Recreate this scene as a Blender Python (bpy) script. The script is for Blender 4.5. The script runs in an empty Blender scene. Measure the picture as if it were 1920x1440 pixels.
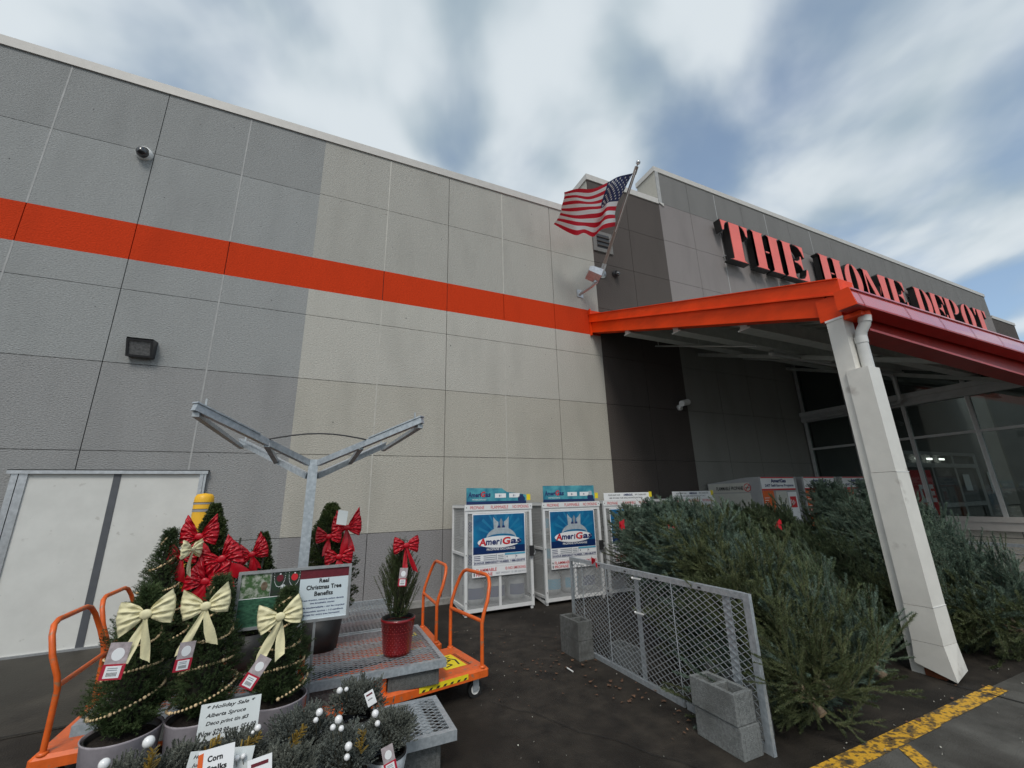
import bpy, math, random
import numpy as np
from mathutils import Vector, Matrix, Quaternion
random.seed(7)
R = math.radians
S = bpy.context.scene
COL = S.collection

# ------------------------------------------------------------------ camera
YAW, PITCH, ROLL, EYE = 0.43058098, 0.27100206, -0.02565119, 1.72
_f = Vector((math.sin(YAW) * math.cos(PITCH), math.cos(YAW) * math.cos(PITCH), math.sin(PITCH)))
_r = Vector((math.cos(YAW), -math.sin(YAW), 0)); _u = _r.cross(_f)
_r2 = math.cos(ROLL) * _r + math.sin(ROLL) * _u; _u2 = -math.sin(ROLL) * _r + math.cos(ROLL) * _u
cd = bpy.data.cameras.new('camera'); cam = bpy.data.objects.new('camera', cd); COL.objects.link(cam)
m = Matrix((_r2, _u2, -_f)).transposed().to_4x4(); m.translation = (0, 0, EYE)
cam.matrix_world = m
cd.sensor_width = 36; cd.lens = 776.31 / 1920 * 36; cd.clip_start = .05; cd.clip_end = 3000
S.camera = cam

# ------------------------------------------------------------------ exposure, sky, sun
S.view_settings.view_transform = 'Standard'; S.view_settings.look = 'None'
S.view_settings.exposure = 0.0; S.view_settings.gamma = 1.0
W = bpy.data.worlds.new('World'); S.world = W; W.use_nodes = True
nt = W.node_tree; N = nt.nodes; L = nt.links; N.clear()
def nd(t, **k):
    n = N.new(t)
    for a, b in k.items(): setattr(n, a, b)
    return n
out = nd('ShaderNodeOutputWorld'); bg = nd('ShaderNodeBackground'); L.new(bg.outputs[0], out.inputs[0])
sky = nd('ShaderNodeTexSky', sky_type='NISHITA'); sky.sun_disc = False
sky.sun_elevation = R(42); sky.sun_rotation = R(205); sky.air_density = 1.0; sky.dust_density = 1.2
tc = nd('ShaderNodeTexCoord'); sep = nd('ShaderNodeSeparateXYZ'); L.new(tc.outputs['Generated'], sep.inputs[0])
def mth(op, a, b=None, c=None):
    n = nd('ShaderNodeMath', operation=op)
    for i, v in enumerate((a, b, c)):
        if v is None: continue
        if isinstance(v, (int, float)): n.inputs[i].default_value = v
        else: L.new(v, n.inputs[i])
    return n.outputs[0]
zc = mth('ADD', mth('MAXIMUM', sep.outputs[2], 0.0), .16)
px = mth('DIVIDE', sep.outputs[0], zc); py = mth('DIVIDE', sep.outputs[1], zc)
cmb = nd('ShaderNodeCombineXYZ'); L.new(px, cmb.inputs[0]); L.new(py, cmb.inputs[1])
WIND = R(30); SKX, SKY_ = 3.1, 1.7
mp = nd('ShaderNodeMapping'); mp.inputs['Rotation'].default_value = (0, 0, WIND); L.new(cmb.outputs[0], mp.inputs[0])
mp2 = nd('ShaderNodeMapping'); mp2.inputs['Scale'].default_value = (1.0, .80, 1); mp2.inputs['Location'].default_value = (SKX, SKY_, 0)
L.new(mp.outputs[0], mp2.inputs[0])
n1 = nd('ShaderNodeTexNoise'); n1.inputs['Scale'].default_value = 2.1; n1.inputs['Detail'].default_value = 5; n1.inputs['Roughness'].default_value = .45; n1.inputs['Distortion'].default_value = .35
L.new(mp2.outputs[0], n1.inputs[0])
n2 = nd('ShaderNodeTexNoise'); n2.inputs['Scale'].default_value = 4.2; n2.inputs['Detail'].default_value = 3; n2.inputs['Roughness'].default_value = .4
L.new(mp2.outputs[0], n2.inputs[0])
# cloud cover: denser towards -X (the left of the photo), thinner towards +X
side = mth('ADD', mth('MULTIPLY', px, -.055), .02)
cov = mth('ADD', n1.outputs[0], side)
r1 = nd('ShaderNodeValToRGB'); r1.color_ramp.interpolation = 'EASE'
r1.color_ramp.elements[0].position = .30; r1.color_ramp.elements[0].color = (.30, .30, .30, 1)
r1.color_ramp.elements[1].position = .57; r1.color_ramp.elements[1].color = (1, 1, 1, 1)
L.new(cov, r1.inputs[0])
r2 = nd('ShaderNodeValToRGB'); r2.color_ramp.interpolation = 'EASE'
r2.color_ramp.elements[0].position = .40; r2.color_ramp.elements[0].color = (.42, .515, .575, 1)
r2.color_ramp.elements[1].position = .60; r2.color_ramp.elements[1].color = (.70, .765, .81, 1)
cov2 = mth('ADD', mth('MULTIPLY', n2.outputs[0], .45), mth('MULTIPLY', cov, .57))
L.new(cov2, r2.inputs[0])
sk = nd('ShaderNodeMix', data_type='RGBA', blend_type='MULTIPLY'); sk.inputs[0].default_value = 1.0
L.new(sky.outputs[0], sk.inputs[6]); sk.inputs[7].default_value = (.155, .165, .17, 1)
mx = nd('ShaderNodeMix', data_type='RGBA'); L.new(r1.outputs[0], mx.inputs[0]); L.new(sk.outputs[2], mx.inputs[6]); L.new(r2.outputs[0], mx.inputs[7])
L.new(mx.outputs[2], bg.inputs[0]); bg.inputs[1].default_value = 1.0
sd = bpy.data.lights.new('sun', 'SUN'); so = bpy.data.objects.new('sun', sd); COL.objects.link(so)
sd.energy = 1.75; sd.angle = R(20); sd.color = (1, .955, .89)
so.rotation_euler = Vector((.34, .74, -.95)).to_track_quat('-Z', 'Y').to_euler()
so.location = (0, -10, 20)

# ------------------------------------------------------------------ materials
MATS = {}
def mat(name, col, rough=.6, metal=0., var=0., vscale=8., bump=0., bscale=60., col2=None, stretch=(1, 1, 1), spec=.5, detail=5, ramp=(.35, .65), emit=None, coat=0., objrand=None, thr=None, bdist=.01):
    if name in MATS: return MATS[name]
    M = bpy.data.materials.new(name); M.use_nodes = True; t = M.node_tree
    b = t.nodes['Principled BSDF']
    b.inputs['Base Color'].default_value = (*col, 1); b.inputs['Roughness'].default_value = rough; b.inputs['Metallic'].default_value = metal
    b.inputs['Specular IOR Level'].default_value = spec; b.inputs['Coat Weight'].default_value = coat
    def n(k): return t.nodes.new(k)
    tcn = n('ShaderNodeTexCoord'); mpn = n('ShaderNodeMapping'); mpn.inputs['Scale'].default_value = stretch
    t.links.new(tcn.outputs['Object'], mpn.inputs[0])
    if var or col2:
        no = n('ShaderNodeTexNoise'); no.inputs['Scale'].default_value = vscale; no.inputs['Detail'].default_value = detail; no.inputs['Roughness'].default_value = .6
        t.links.new(mpn.outputs[0], no.inputs[0])
        rp = n('ShaderNodeValToRGB'); rp.color_ramp.elements[0].position = ramp[0]; rp.color_ramp.elements[1].position = ramp[1]
        c2 = col2 or tuple(min(1, c * (1 + var)) for c in col); c1 = col if col2 else tuple(c * (1 - var) for c in col)
        rp.color_ramp.elements[0].color = (*c1, 1); rp.color_ramp.elements[1].color = (*c2, 1)
        t.links.new(no.outputs[0], rp.inputs[0]); last = rp.outputs[0]
        if thr:   # second, coarser layer of soiling
            no2 = n('ShaderNodeTexNoise'); no2.inputs['Scale'].default_value = thr[0]; no2.inputs['Detail'].default_value = 6
            mp3 = n('ShaderNodeMapping'); mp3.inputs['Scale'].default_value = thr[4] if len(thr) > 4 else (1, 1, 1)
            t.links.new(tcn.outputs['Object'], mp3.inputs[0]); t.links.new(mp3.outputs[0], no2.inputs[0])
            rq = n('ShaderNodeValToRGB'); rq.color_ramp.elements[0].position = thr[1]; rq.color_ramp.elements[1].position = thr[2]
            t.links.new(no2.outputs[0], rq.inputs[0])
            mm = n('ShaderNodeMix'); mm.data_type = 'RGBA'; t.links.new(rq.outputs[0], mm.inputs[0]); t.links.new(last, mm.inputs[6]); mm.inputs[7].default_value = (*thr[3], 1)
            last = mm.outputs[2]
        if objrand:
            oi = n('ShaderNodeObjectInfo'); mm = n('ShaderNodeMix'); mm.data_type = 'RGBA'
            t.links.new(oi.outputs['Random'], mm.inputs[0]); t.links.new(last, mm.inputs[6])
            ml = n('ShaderNodeMix'); ml.data_type = 'RGBA'; ml.blend_type = 'MULTIPLY'; ml.inputs[0].default_value = 1; t.links.new(last, ml.inputs[6]); ml.inputs[7].default_value = (*objrand, 1)
            t.links.new(ml.outputs[2], mm.inputs[7]); last = mm.outputs[2]
        t.links.new(last, b.inputs['Base Color'])
    if bump:
        nb = n('ShaderNodeTexNoise'); nb.inputs['Scale'].default_value = bscale; nb.inputs['Detail'].default_value = 4; t.links.new(mpn.outputs[0], nb.inputs[0])
        bn = n('ShaderNodeBump'); bn.inputs['Strength'].default_value = bump; bn.inputs['Distance'].default_value = bdist
        t.links.new(nb.outputs[0], bn.inputs['Height']); t.links.new(bn.outputs[0], b.inputs['Normal'])
    if emit: b.inputs['Emission Color'].default_value = (*emit[0], 1); b.inputs['Emission Strength'].default_value = emit[1]
    MATS[name] = M; return M
def wallmat(name, c, v=.15):
    # rolled, coarse-textured paint on concrete: grain in the bump, blotches and rain streaks in the colour
    k = tuple(x * .89 for x in c)
    return mat(name, tuple(x * (1 - v) for x in c), .88, var=0, col2=tuple(x * (1 + v) for x in c), vscale=55, bump=1.0, bscale=50, stretch=(.7, 1, 1.5), spec=.2, bdist=.016, thr=(1.3, .48, .74, k, (1.5, 1, .42)))
m_grey = wallmat('paint grey', (.315, .322, .318)); m_grey2 = wallmat('paint grey mid', (.293, .293, .29)); m_grey3 = wallmat('paint grey dark', (.285, .29, .286))
m_beige = wallmat('paint beige', (.475, .46, .415)); m_beige2 = wallmat('paint warm beige', (.445, .425, .372)); m_beige3 = wallmat('paint stone beige', (.395, .384, .35))
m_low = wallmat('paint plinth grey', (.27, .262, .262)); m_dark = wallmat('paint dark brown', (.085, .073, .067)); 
m_portal = wallmat('paint mauve grey', (.235, .213, .208)); m_portal2 = wallmat('paint portal grey', (.19, .186, .18))
m_orange = wallmat('paint orange', (.58, .042, .006), .16)
m_groove = mat('joint dark grey', (.10, .10, .10), .9); m_caulk = mat('caulk', (.345, .345, .34), .7, var=.1); m_caulkb = mat('caulk beige', (.47, .455, .41), .7, var=.1); m_caulko = mat('caulk orange', (.60, .06, .012), .7, var=.1)  # dark grey behind the panel joints, also for grooves and pock marks
m_cap = mat('cap metal', (.50, .48, .45), .5, var=.05, bump=.05)
m_white = mat('white paint', (.78, .78, .76), .45, var=.05, vscale=5, bump=.05)
m_doorw = mat('door white', (.62, .62, .59), .6, var=.05, vscale=3, bump=.15, bscale=200, thr=(9, .66, .72, (.5, .49, .46)))
m_alu = mat('aluminium', (.52, .53, .54), .35, .8, var=.12, vscale=20)
m_galv = mat('galvanised steel', (.40, .44, .47), .42, .55, col2=(.56, .60, .63), vscale=34, bump=.06)
m_galvd = mat('galvanised weathered', (.30, .325, .34), .55, .35, col2=(.45, .48, .50), vscale=22, bump=.1)
m_cart = mat('orange enamel', (.72, .125, .018), .38, var=.12, vscale=14, bump=.08, bscale=30, thr=(16, .60, .68, (.36, .17, .09)))
m_beam = mat('orange steel', (.84, .058, .003), .5, spec=.3, var=.14, vscale=3, bump=.25, bscale=7, stretch=(1, .5, 1))
m_red = mat('red gutter', (.66, .045, .035), .2, var=.1, vscale=4, coat=1.0, spec=.8, bump=.05, bscale=6)
m_red.node_tree.nodes['Principled BSDF'].inputs['Coat IOR'].default_value = 2.1; m_red.node_tree.nodes['Principled BSDF'].inputs['Coat Roughness'].default_value = .12; m_red2 = mat('red steel', (.40, .018, .012), .35, var=.12, vscale=5); m_black = mat('black rubber', (.018, .018, .018), .6, var=.2); m_blackp = mat('black plastic', (.03, .03, .032), .4, bump=.05)
m_sblack = mat('sign black', (.012, .011, .011), .35); m_sred = mat('sign red face', (.80, .15, .12), .45, var=.06, vscale=2, bump=.03)
m_asph = mat('asphalt', (.013, .0105, .0085), .7, spec=.3, col2=(.052, .043, .033), vscale=5.5, ramp=(.3, .75), bump=.9, bscale=95, detail=12, thr=(1.1, .47, .62, (.014, .011, .008), (1, .6, 1)))
m_pave = mat('pavement', (.060, .057, .050), .6, spec=.3, col2=(.125, .12, .107), vscale=2.6, bump=.6, bscale=120, detail=9, thr=(1.3, .5, .66, (.045, .040, .034), (1, .4, 1)))
m_conc = mat('concrete', (.22, .215, .2), .85, col2=(.33, .32, .30), vscale=14, bump=.4, bscale=80)
m_block = mat('cinder block', (.13, .138, .135), .93, col2=(.235, .245, .24), vscale=60, bump=.8, bscale=160, detail=8, thr=(4, .5, .7, (.12, .125, .12)))
m_blockd = mat('cinder block dark', (.085, .088, .085), .85, col2=(.15, .155, .15), vscale=40, bump=.6, bscale=140, thr=(5, .5, .7, (.07, .07, .065)))  # darker grey variant of the cinder block
m_yel = mat('yellow marking', (.70, .38, .03), .6, col2=(.045, .04, .033), vscale=7, ramp=(.50, .60), thr=(30, .50, .60, (.16, .10, .03)), bump=.4, bscale=110, stretch=(1, 2.0, 1), detail=8)
m_yelp = mat('bollard yellow', (.85, .46, .02), .42, var=.06); m_tape = mat('grey tape', (.3, .3, .3), .5)
m_col = mat('column cream', (.70, .68, .63), .42, var=.05, vscale=4, bump=.08, thr=(3, .62, .70, (.45, .42, .38)))
m_pipe = mat('downspout pipe', (.60, .60, .58), .3, var=.06)
m_deck = mat('canopy white', (.46, .48, .45), .6, var=.08)
m_soil = mat('soil', (.018, .012, .008), .95, var=.4, vscale=60, bump=1, bscale=80)
m_potg = mat('grey enamel pot', (.34, .31, .335), .35, var=.08, vscale=30, bump=.05); m_potr = mat('red pot', (.22, .008, .012), .3, bump=0, coat=.3); m_potb = mat('plastic liner', (.02, .02, .02), .5)
m_star = mat('star bucket', (.5, .53, .55), .4, .3, var=.15, vscale=15); m_starb = mat('star print', (.06, .08, .1), .5)
m_wood = mat('bark', (.10, .07, .045), .9, col2=(.20, .15, .10), vscale=40, bump=.4); m_twig = mat('twig', (.11, .09, .05), .8, var=.3, vscale=30)
m_cut = mat('cut wood', (.42, .32, .2), .8, var=.15)
m_fir = mat('fir needles', (.026, .048, .022), .5, col2=(.115, .165, .085), vscale=7, detail=3, objrand=(1.35, .95, .55), spec=.4)
m_firb = mat('blue fir needles', (.030, .060, .045), .45, col2=(.165, .245, .195), vscale=7, detail=3, objrand=(1.05, .95, .78), spec=.4)
m_spr = mat('spruce needles', (.024, .044, .014), .6, col2=(.085, .125, .045), vscale=12, detail=3, objrand=(.9, .9, 1), spec=.25)
m_arb = mat('boxwood leaves', (.030, .050, .014), .5, col2=(.075, .105, .03), vscale=14, spec=.3)
m_jun = mat('juniper needles', (.085, .098, .088), .7, col2=(.22, .245, .225), vscale=14, detail=3, objrand=(1, .92, .8), spec=.25)
m_cream = mat('cream ribbon', (.74, .68, .42), .5, var=.05, vscale=60, bump=.15, bscale=90); m_redr = mat('red ribbon', (.44, .004, .014), .36, var=.12, bump=.1, bscale=60)
m_bead = mat('wood beads', (.72, .53, .30), .5, var=.15, vscale=40); m_ball = mat('white bauble', (.80, .80, .80), .22, coat=.5); m_gold = mat('gold glitter', (.34, .23, .05), .4, .5, var=.3, vscale=80)
m_paper = mat('paper', (.66, .70, .70), .7, var=.04, vscale=6); m_ink = mat('black ink', (.012, .012, .014), .6); m_tagred = mat('tag red', (.45, .015, .04), .5); m_taggrey = mat('tag grey', (.42, .36, .37), .5, var=.25, vscale=30)
m_signred = mat('dark red print', (.13, .012, .022), .4, var=.15, vscale=60); m_signwh = mat('sign white', (.62, .70, .74), .35)
m_ptop = mat('printed leaves', (.05, .11, .035), .4, col2=(.40, .42, .36), vscale=26, ramp=(.45, .62)); m_pbot = mat('printed fir', (.012, .055, .03), .4, col2=(.05, .16, .09), vscale=40, stretch=(1, 1, 2.2)); m_pmid = mat('printed dark green', (.012, .05, .02), .4, col2=(.03, .02, .025), vscale=9)
m_blue = mat('poster blue', (.005, .075, .22), .3, col2=(.012, .25, .46), vscale=3.2, ramp=(.3, .8)); m_bluedk = mat('poster navy', (.008, .03, .12), .3); m_teal = mat('topper teal', (.01, .16, .26), .3, col2=(.10, .42, .48), vscale=5)
m_navy = mat('navy print', (.015, .03, .14), .4); m_lred = mat('red print', (.62, .02, .03), .4); m_lwhite = mat('white print', (.85, .86, .87), .4); m_tankp = mat('printed tank grey', (.40, .46, .50), .4, var=.15, vscale=20); m_cyan = mat('cyan print', (.10, .42, .60), .4); m_prgrey = mat('printed grey', (.25, .28, .32), .4)  # last one: grey print for small lettering, bars and the pictured valve
m_cage = mat('cage white', (.74, .75, .75), .4, var=.04, thr=(14, .70, .76, (.30, .14, .07))); m_cagem = mat('mesh white', (.50, .51, .51), .5); m_tank = mat('white cylinder', (.45, .47, .48), .5, var=.15, vscale=14, thr=(20, .62, .7, (.2, .15, .12)))
m_cagei = mat('cage back', (.10, .105, .11), .5, var=.1); m_glow = mat('poster light blue', (.02, .20, .38), .3); m_groove2 = mat('crack black', (.008, .007, .006), .9); m_brass = mat('valve', (.35, .3, .2), .4, .6); m_rust = mat('rust', (.17, .05, .02), .9, var=.3)  # includes the near-black of the ground seams and cracks
m_glass = None
def glassmat():
    M = bpy.data.materials.new('tinted glass'); M.use_nodes = True; t = M.node_tree; t.nodes.clear()
    o = t.nodes.new('ShaderNodeOutputMaterial'); mixn = t.nodes.new('ShaderNodeMixShader'); tr = t.nodes.new('ShaderNodeBsdfTransparent'); gl = t.nodes.new('ShaderNodeBsdfGlossy'); fr = t.nodes.new('ShaderNodeFresnel')
    fr.inputs[0].default_value = 1.5; tr.inputs[0].default_value = (.52, .56, .55, 1); gl.inputs['Roughness'].default_value = .02; gl.inputs[0].default_value = (.8, .85, .85, 1)
    t.links.new(fr.outputs[0], mixn.inputs[0]); t.links.new(tr.outputs[0], mixn.inputs[1]); t.links.new(gl.outputs[0], mixn.inputs[2]); t.links.new(mixn.outputs[0], o.inputs[0])
    return M
m_glass = glassmat()
m_int = mat('interior wall', (.16, .165, .16), .8, var=.1, vscale=2); m_intf = mat('interior floor', (.10, .095, .09), .5, var=.2); m_lamp = mat('lit lamp', (1, 1, 1), .5, emit=((1, .97, .9), 6))
m_frame = mat('window frame', (.46, .47, .46), .45, .2, var=.06); m_kred = mat('kiosk orange', (.75, .13, .02), .4, var=.05); m_kgrey = mat('kiosk grey', (.36, .37, .38), .4, var=.05); m_kbeige = mat('kiosk cream', (.55, .55, .50), .5, var=.04)
m_fred = mat('flag red', (.70, .008, .03), .8); m_fwhite = mat('flag white', (.92, .90, .90), .8); m_fblue = mat('flag blue', (.022, .032, .12), .8)
m_dome = mat('smoked dome', (.02, .02, .022), .1, coat=1.0); m_lens = mat('lamp lens', (.14, .14, .14), .18, var=.3, vscale=30, coat=.6)
m_leaf = mat('dead leaves', (.07, .035, .02), .8, col2=(.17, .09, .05), vscale=20)
m_bits = mat('pale debris', (.45, .44, .38), .8, var=.3)
m_stick = mat('warning sticker', (.85, .68, .02), .45, var=.05); m_pole = mat('flagpole metal', (.30, .24, .21), .35, .5); m_stud = mat('red pot pattern', (.42, .05, .05), .4)
m_slab = mat('walk slab', (.022, .018, .014), .6, spec=.3, thr=(1.5, .45, .62, (.035, .031, .024), (1, .35, 1)), col2=(.060, .052, .040), vscale=2.2, bump=.5, bscale=60, detail=8, stretch=(1, .6, 1))

# ------------------------------------------------------------------ mesh builder
def V3(*a): return Vector(a)
class MB:
    def __init__(s): s.v = []; s.f = []; s.m = []; s.sm = []; s.mats = []
    def mi(s, mt):
        if mt not in s.mats: s.mats.append(mt)
        return s.mats.index(mt)
    def add(s, vs, fs, mt, smooth=False):
        b = len(s.v); s.v += [tuple(x) for x in vs]; k = s.mi(mt)
        for f in fs: s.f.append(tuple(b + i for i in f)); s.m.append(k); s.sm.append(smooth)
        return s
    def box(s, a, b, mt):
        x0, y0, z0 = [min(a[i], b[i]) for i in range(3)]; x1, y1, z1 = [max(a[i], b[i]) for i in range(3)]
        return s.add([(x0, y0, z0), (x1, y0, z0), (x1, y1, z0), (x0, y1, z0), (x0, y0, z1), (x1, y0, z1), (x1, y1, z1), (x0, y1, z1)],
                     [(3, 2, 1, 0), (4, 5, 6, 7), (0, 1, 5, 4), (1, 2, 6, 5), (2, 3, 7, 6), (3, 0, 4, 7)], mt)
    def cbox(s, c, d, mt, rz=0.): # centred box with yaw
        q = Matrix.Rotation(rz, 3, 'Z'); vs = []
        for z in (-1, 1):
            for x, y in ((-1, -1), (1, -1), (1, 1), (-1, 1)): vs.append(Vector(c) + q @ Vector((x * d[0] / 2, y * d[1] / 2, z * d[2] / 2)))
        return s.add(vs, [(3, 2, 1, 0), (4, 5, 6, 7), (0, 1, 5, 4), (1, 2, 6, 5), (2, 3, 7, 6), (3, 0, 4, 7)], mt)
    def bbox(s, a, b, mt, r=.006):   # box with chamfered vertical and top edges
        x0, y0, z0 = [min(a[i], b[i]) for i in range(3)]; x1, y1, z1 = [max(a[i], b[i]) for i in range(3)]
        def ring(z, k): return [(x0 + k, y0 + (r if k == 0 else k), z), (x0 + (r if k == 0 else k), y0 + k, z)]
        def oct_(z, k): i = k; return [(x0 + i + r, y0 + i, z), (x1 - i - r, y0 + i, z), (x1 - i, y0 + i + r, z), (x1 - i, y1 - i - r, z), (x1 - i - r, y1 - i, z), (x0 + i + r, y1 - i, z), (x0 + i, y1 - i - r, z), (x0 + i, y0 + i + r, z)]
        vs = oct_(z0, 0) + oct_(z1 - r, 0) + oct_(z1, r)
        fs = [tuple(reversed(range(8))), tuple(range(16, 24))]
        for l in (0, 8):
            for i in range(8): fs.append((l + i, l + (i + 1) % 8, l + 8 + (i + 1) % 8, l + 8 + i))
        return s.add(vs, fs, mt)
    def bar(s, p, q, w, h, mt, up=(0, 0, 1)):
        p = Vector(p); q = Vector(q); d = (q - p).normalized(); u = Vector(up)
        if abs(d.dot(u)) > .99: u = Vector((0, 1, 0))
        a = d.cross(u).normalized(); b = a.cross(d).normalized(); vs = []
        for o in (p, q):
            for i, j in ((-1, -1), (1, -1), (1, 1), (-1, 1)): vs.append(o + a * i * w / 2 + b * j * h / 2)
        return s.add(vs, [(3, 2, 1, 0), (4, 5, 6, 7), (0, 1, 5, 4), (1, 2, 6, 5), (2, 3, 7, 6), (3, 0, 4, 7)], mt)
    def tube(s, pts, r, mt, n=10, closed=False, caps=True):
        pts = [Vector(p) for p in pts]; K = len(pts); rr = r if isinstance(r, (list, tuple)) else [r] * K
        vs = []; t0 = (pts[1] - pts[0]).normalized(); a = t0.orthogonal().normalized()
        for i, p in enumerate(pts):
            if closed: t = (pts[(i + 1) % K] - pts[i - 1]).normalized()
            else: t = (pts[min(i + 1, K - 1)] - pts[max(i - 1, 0)]).normalized()
            a = (a - t * a.dot(t)).normalized(); b = t.cross(a)
            for k in range(n): th = 2 * math.pi * k / n; vs.append(p + (a * math.cos(th) + b * math.sin(th)) * rr[i])
        fs = []
        for i in range(K if closed else K - 1):
            j = (i + 1) % K
            for k in range(n): fs.append((i * n + k, i * n + (k + 1) % n, j * n + (k + 1) % n, j * n + k))
        s.add(vs, fs, mt, True)
        if caps and not closed: s.add(vs[:n], [tuple(reversed(range(n)))], mt); s.add(vs[-n:], [tuple(range(n))], mt)
        return s
    def lathe(s, prof, c, mt, n=28, smooth=True, axis=None):
        vs = []; q = Vector((0, 0, 1)).rotation_difference(Vector(axis)) if axis else None
        for r, z in prof:
            for k in range(n):
                th = 2 * math.pi * k / n; p = Vector((r * math.cos(th), r * math.sin(th), z)); p = q @ p if q else p; vs.append(Vector(c) + p)
        fs = []
        for i in range(len(prof) - 1):
            for k in range(n): fs.append((i * n + k, i * n + (k + 1) % n, (i + 1) * n + (k + 1) % n, (i + 1) * n + k))
        return s.add(vs, fs, mt, smooth)
    def ball(s, c, r, mt, n=10, sq=(1, 1, 1)):
        vs = []; fs = []; h = max(4, n // 2)
        for i in range(h + 1):
            ph = math.pi * i / h
            for k in range(n): th = 2 * math.pi * k / n; vs.append((c[0] + r * sq[0] * math.sin(ph) * math.cos(th), c[1] + r * sq[1] * math.sin(ph) * math.sin(th), c[2] + r * sq[2] * math.cos(ph)))
        for i in range(h):
            for k in range(n): fs.append((i * n + k, (i + 1) * n + k, (i + 1) * n + (k + 1) % n, i * n + (k + 1) % n))
        return s.add(vs, fs, mt, True)
    def poly(s, pts, mt): return s.add(pts, [tuple(range(len(pts)))], mt)
    def prism(s, pts2, o, ux, uz, d0, d1, mt, mf=None):  # polygon in the (ux,uz) plane pushed along n = ux x uz from d0 to d1
        o = Vector(o); ux = Vector(ux); uz = Vector(uz); nn = ux.cross(uz).normalized(); K = len(pts2)
        vs = [o + ux * x + uz * y + nn * d0 for x, y in pts2] + [o + ux * x + uz * y + nn * d1 for x, y in pts2]
        s.add(vs, [(i, (i + 1) % K, K + (i + 1) % K, K + i) for i in range(K)] + [tuple(range(K))[::-1]], mt)
        s.add(vs[K:], [tuple(range(K))], mf or mt); return s
    def grid(s, P, mt, smooth=True):  # P[i][j] points, mt material or function(i,j)
        n = len(P[0]); b = len(s.v); s.v += [tuple(p) for r_ in P for p in r_]
        for i in range(len(P) - 1):
            for j in range(n - 1):
                s.f.append((b + i * n + j, b + i * n + j + 1, b + (i + 1) * n + j + 1, b + (i + 1) * n + j))
                s.m.append(s.mi(mt(i, j) if callable(mt) else mt)); s.sm.append(smooth)
        return s
    def dmesh(s, o, U, Vv, w, h, cw, ch, t, mt):
        o = Vector(o); U = Vector(U); Vv = Vector(Vv); nn = U.cross(Vv).normalized(); k = ch / cw
        for sg in (1, -1):
            c0 = (-k * w if sg == 1 else 0.); c1 = (h if sg == 1 else h + k * w); c = c0 + ch * .5
            while c < c1:
                pts = []
                for x, y in ((0, c), (w, sg * k * w + c)):
                    pts.append((x, y))
                (xa, ya), (xb, yb) = pts; sl = sg * k
                if ya < 0: xa = (0 - c) / sl; ya = 0
                if ya > h: xa = (h - c) / sl; ya = h
                if yb < 0: xb = (0 - c) / sl; yb = 0
                if yb > h: xb = (h - c) / sl; yb = h
                if xb - xa > .004: s.bar(o + U * xa + Vv * ya + nn * (t * .3 * sg), o + U * xb + Vv * yb + nn * (t * .3 * sg), t, t * .8, mt, up=nn)
                c += ch
        return s
    def text(s, st, o, ux, uz, w, h, mt, lift=.002, bold=0., shear=0., font=None):
        vs, fs = glyphs(st, bold, shear); o = Vector(o); ux = Vector(ux); uz = Vector(uz); nn = ux.cross(uz).normalized()
        return s.add([o + ux * (x * w) + uz * (y * h) + nn * lift for x, y in vs], fs, mt)
    def build(s, name, parent=None, label=None, kind=None):
        me = bpy.data.meshes.new(name); vs = s.v
        if parent is not None:
            ri = INV.get(parent.name)
            if ri is not None: vs = [tuple(ri @ Vector(v)) for v in vs]
        me.from_pydata(vs, [], s.f)
        for mt in s.mats: me.materials.append(mt)
        me.polygons.foreach_set('material_index', s.m); me.polygons.foreach_set('use_smooth', s.sm); me.update()
        o = bpy.data.objects.new(name, me); COL.objects.link(o)
        if parent is not None:
            o.parent = parent
            if parent.name in INV: INV[o.name] = INV[parent.name]
        if label: o['label'] = label
        if kind: o['kind'] = kind
        return o
INV = {}
_G = {}
def glyphs(st, bold, shear):
    k = (st, bold, shear)
    if k in _G: return _G[k]
    c = bpy.data.curves.new('t', 'FONT'); c.body = st; c.size = 1; c.offset = bold; c.shear = shear; c.resolution_u = 3; c.space_character = 1.0 + bold
    o = bpy.data.objects.new('t', c); COL.objects.link(o); dg = bpy.context.evaluated_depsgraph_get(); dg.update()
    me = bpy.data.meshes.new_from_object(o.evaluated_get(dg)); vs = [(v.co.x, v.co.y) for v in me.vertices]; fs = [tuple(p.vertices) for p in me.polygons]
    bpy.data.objects.remove(o); bpy.data.curves.remove(c); bpy.data.meshes.remove(me)
    x0 = min(v[0] for v in vs); x1 = max(v[0] for v in vs); y0 = min(v[1] for v in vs); y1 = max(v[1] for v in vs)
    _G[k] = ([((x - x0) / (x1 - x0), (y - y0) / (y1 - y0)) for x, y in vs], fs); return _G[k]
def thing(name, label, cat, loc=(0, 0, 0), rz=0., group=None, local=False):
    o = bpy.data.objects.new(name, None); o.empty_display_size = .1; COL.objects.link(o); o.location = loc; o.rotation_euler = (0, 0, rz)
    o['label'] = label; o['category'] = cat
    if group: o['group'] = group
    if not local: INV[o.name] = (Matrix.Translation(loc) @ Matrix.Rotation(rz, 4, 'Z')).inverted()
    return o
def tag(o, label, cat, group=None, kind=None):
    o['label'] = label; o['category'] = cat
    if group: o['group'] = group
    if kind: o['kind'] = kind
    return o
def dup(root, label, loc, rot=None, group=None, quat=None):
    r = root.copy(); COL.objects.link(r); r.location = loc
    if rot is not None: r.rotation_euler = rot
    if quat is not None: r.rotation_mode = 'QUATERNION'; r.rotation_quaternion = quat
    r['label'] = label
    if group: r['group'] = group
    for ch in list(root.children):
        c = ch.copy(); COL.objects.link(c); c.parent = r
        for g in ch.children:
            d = g.copy(); COL.objects.link(d); d.parent = c
    return r
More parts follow.
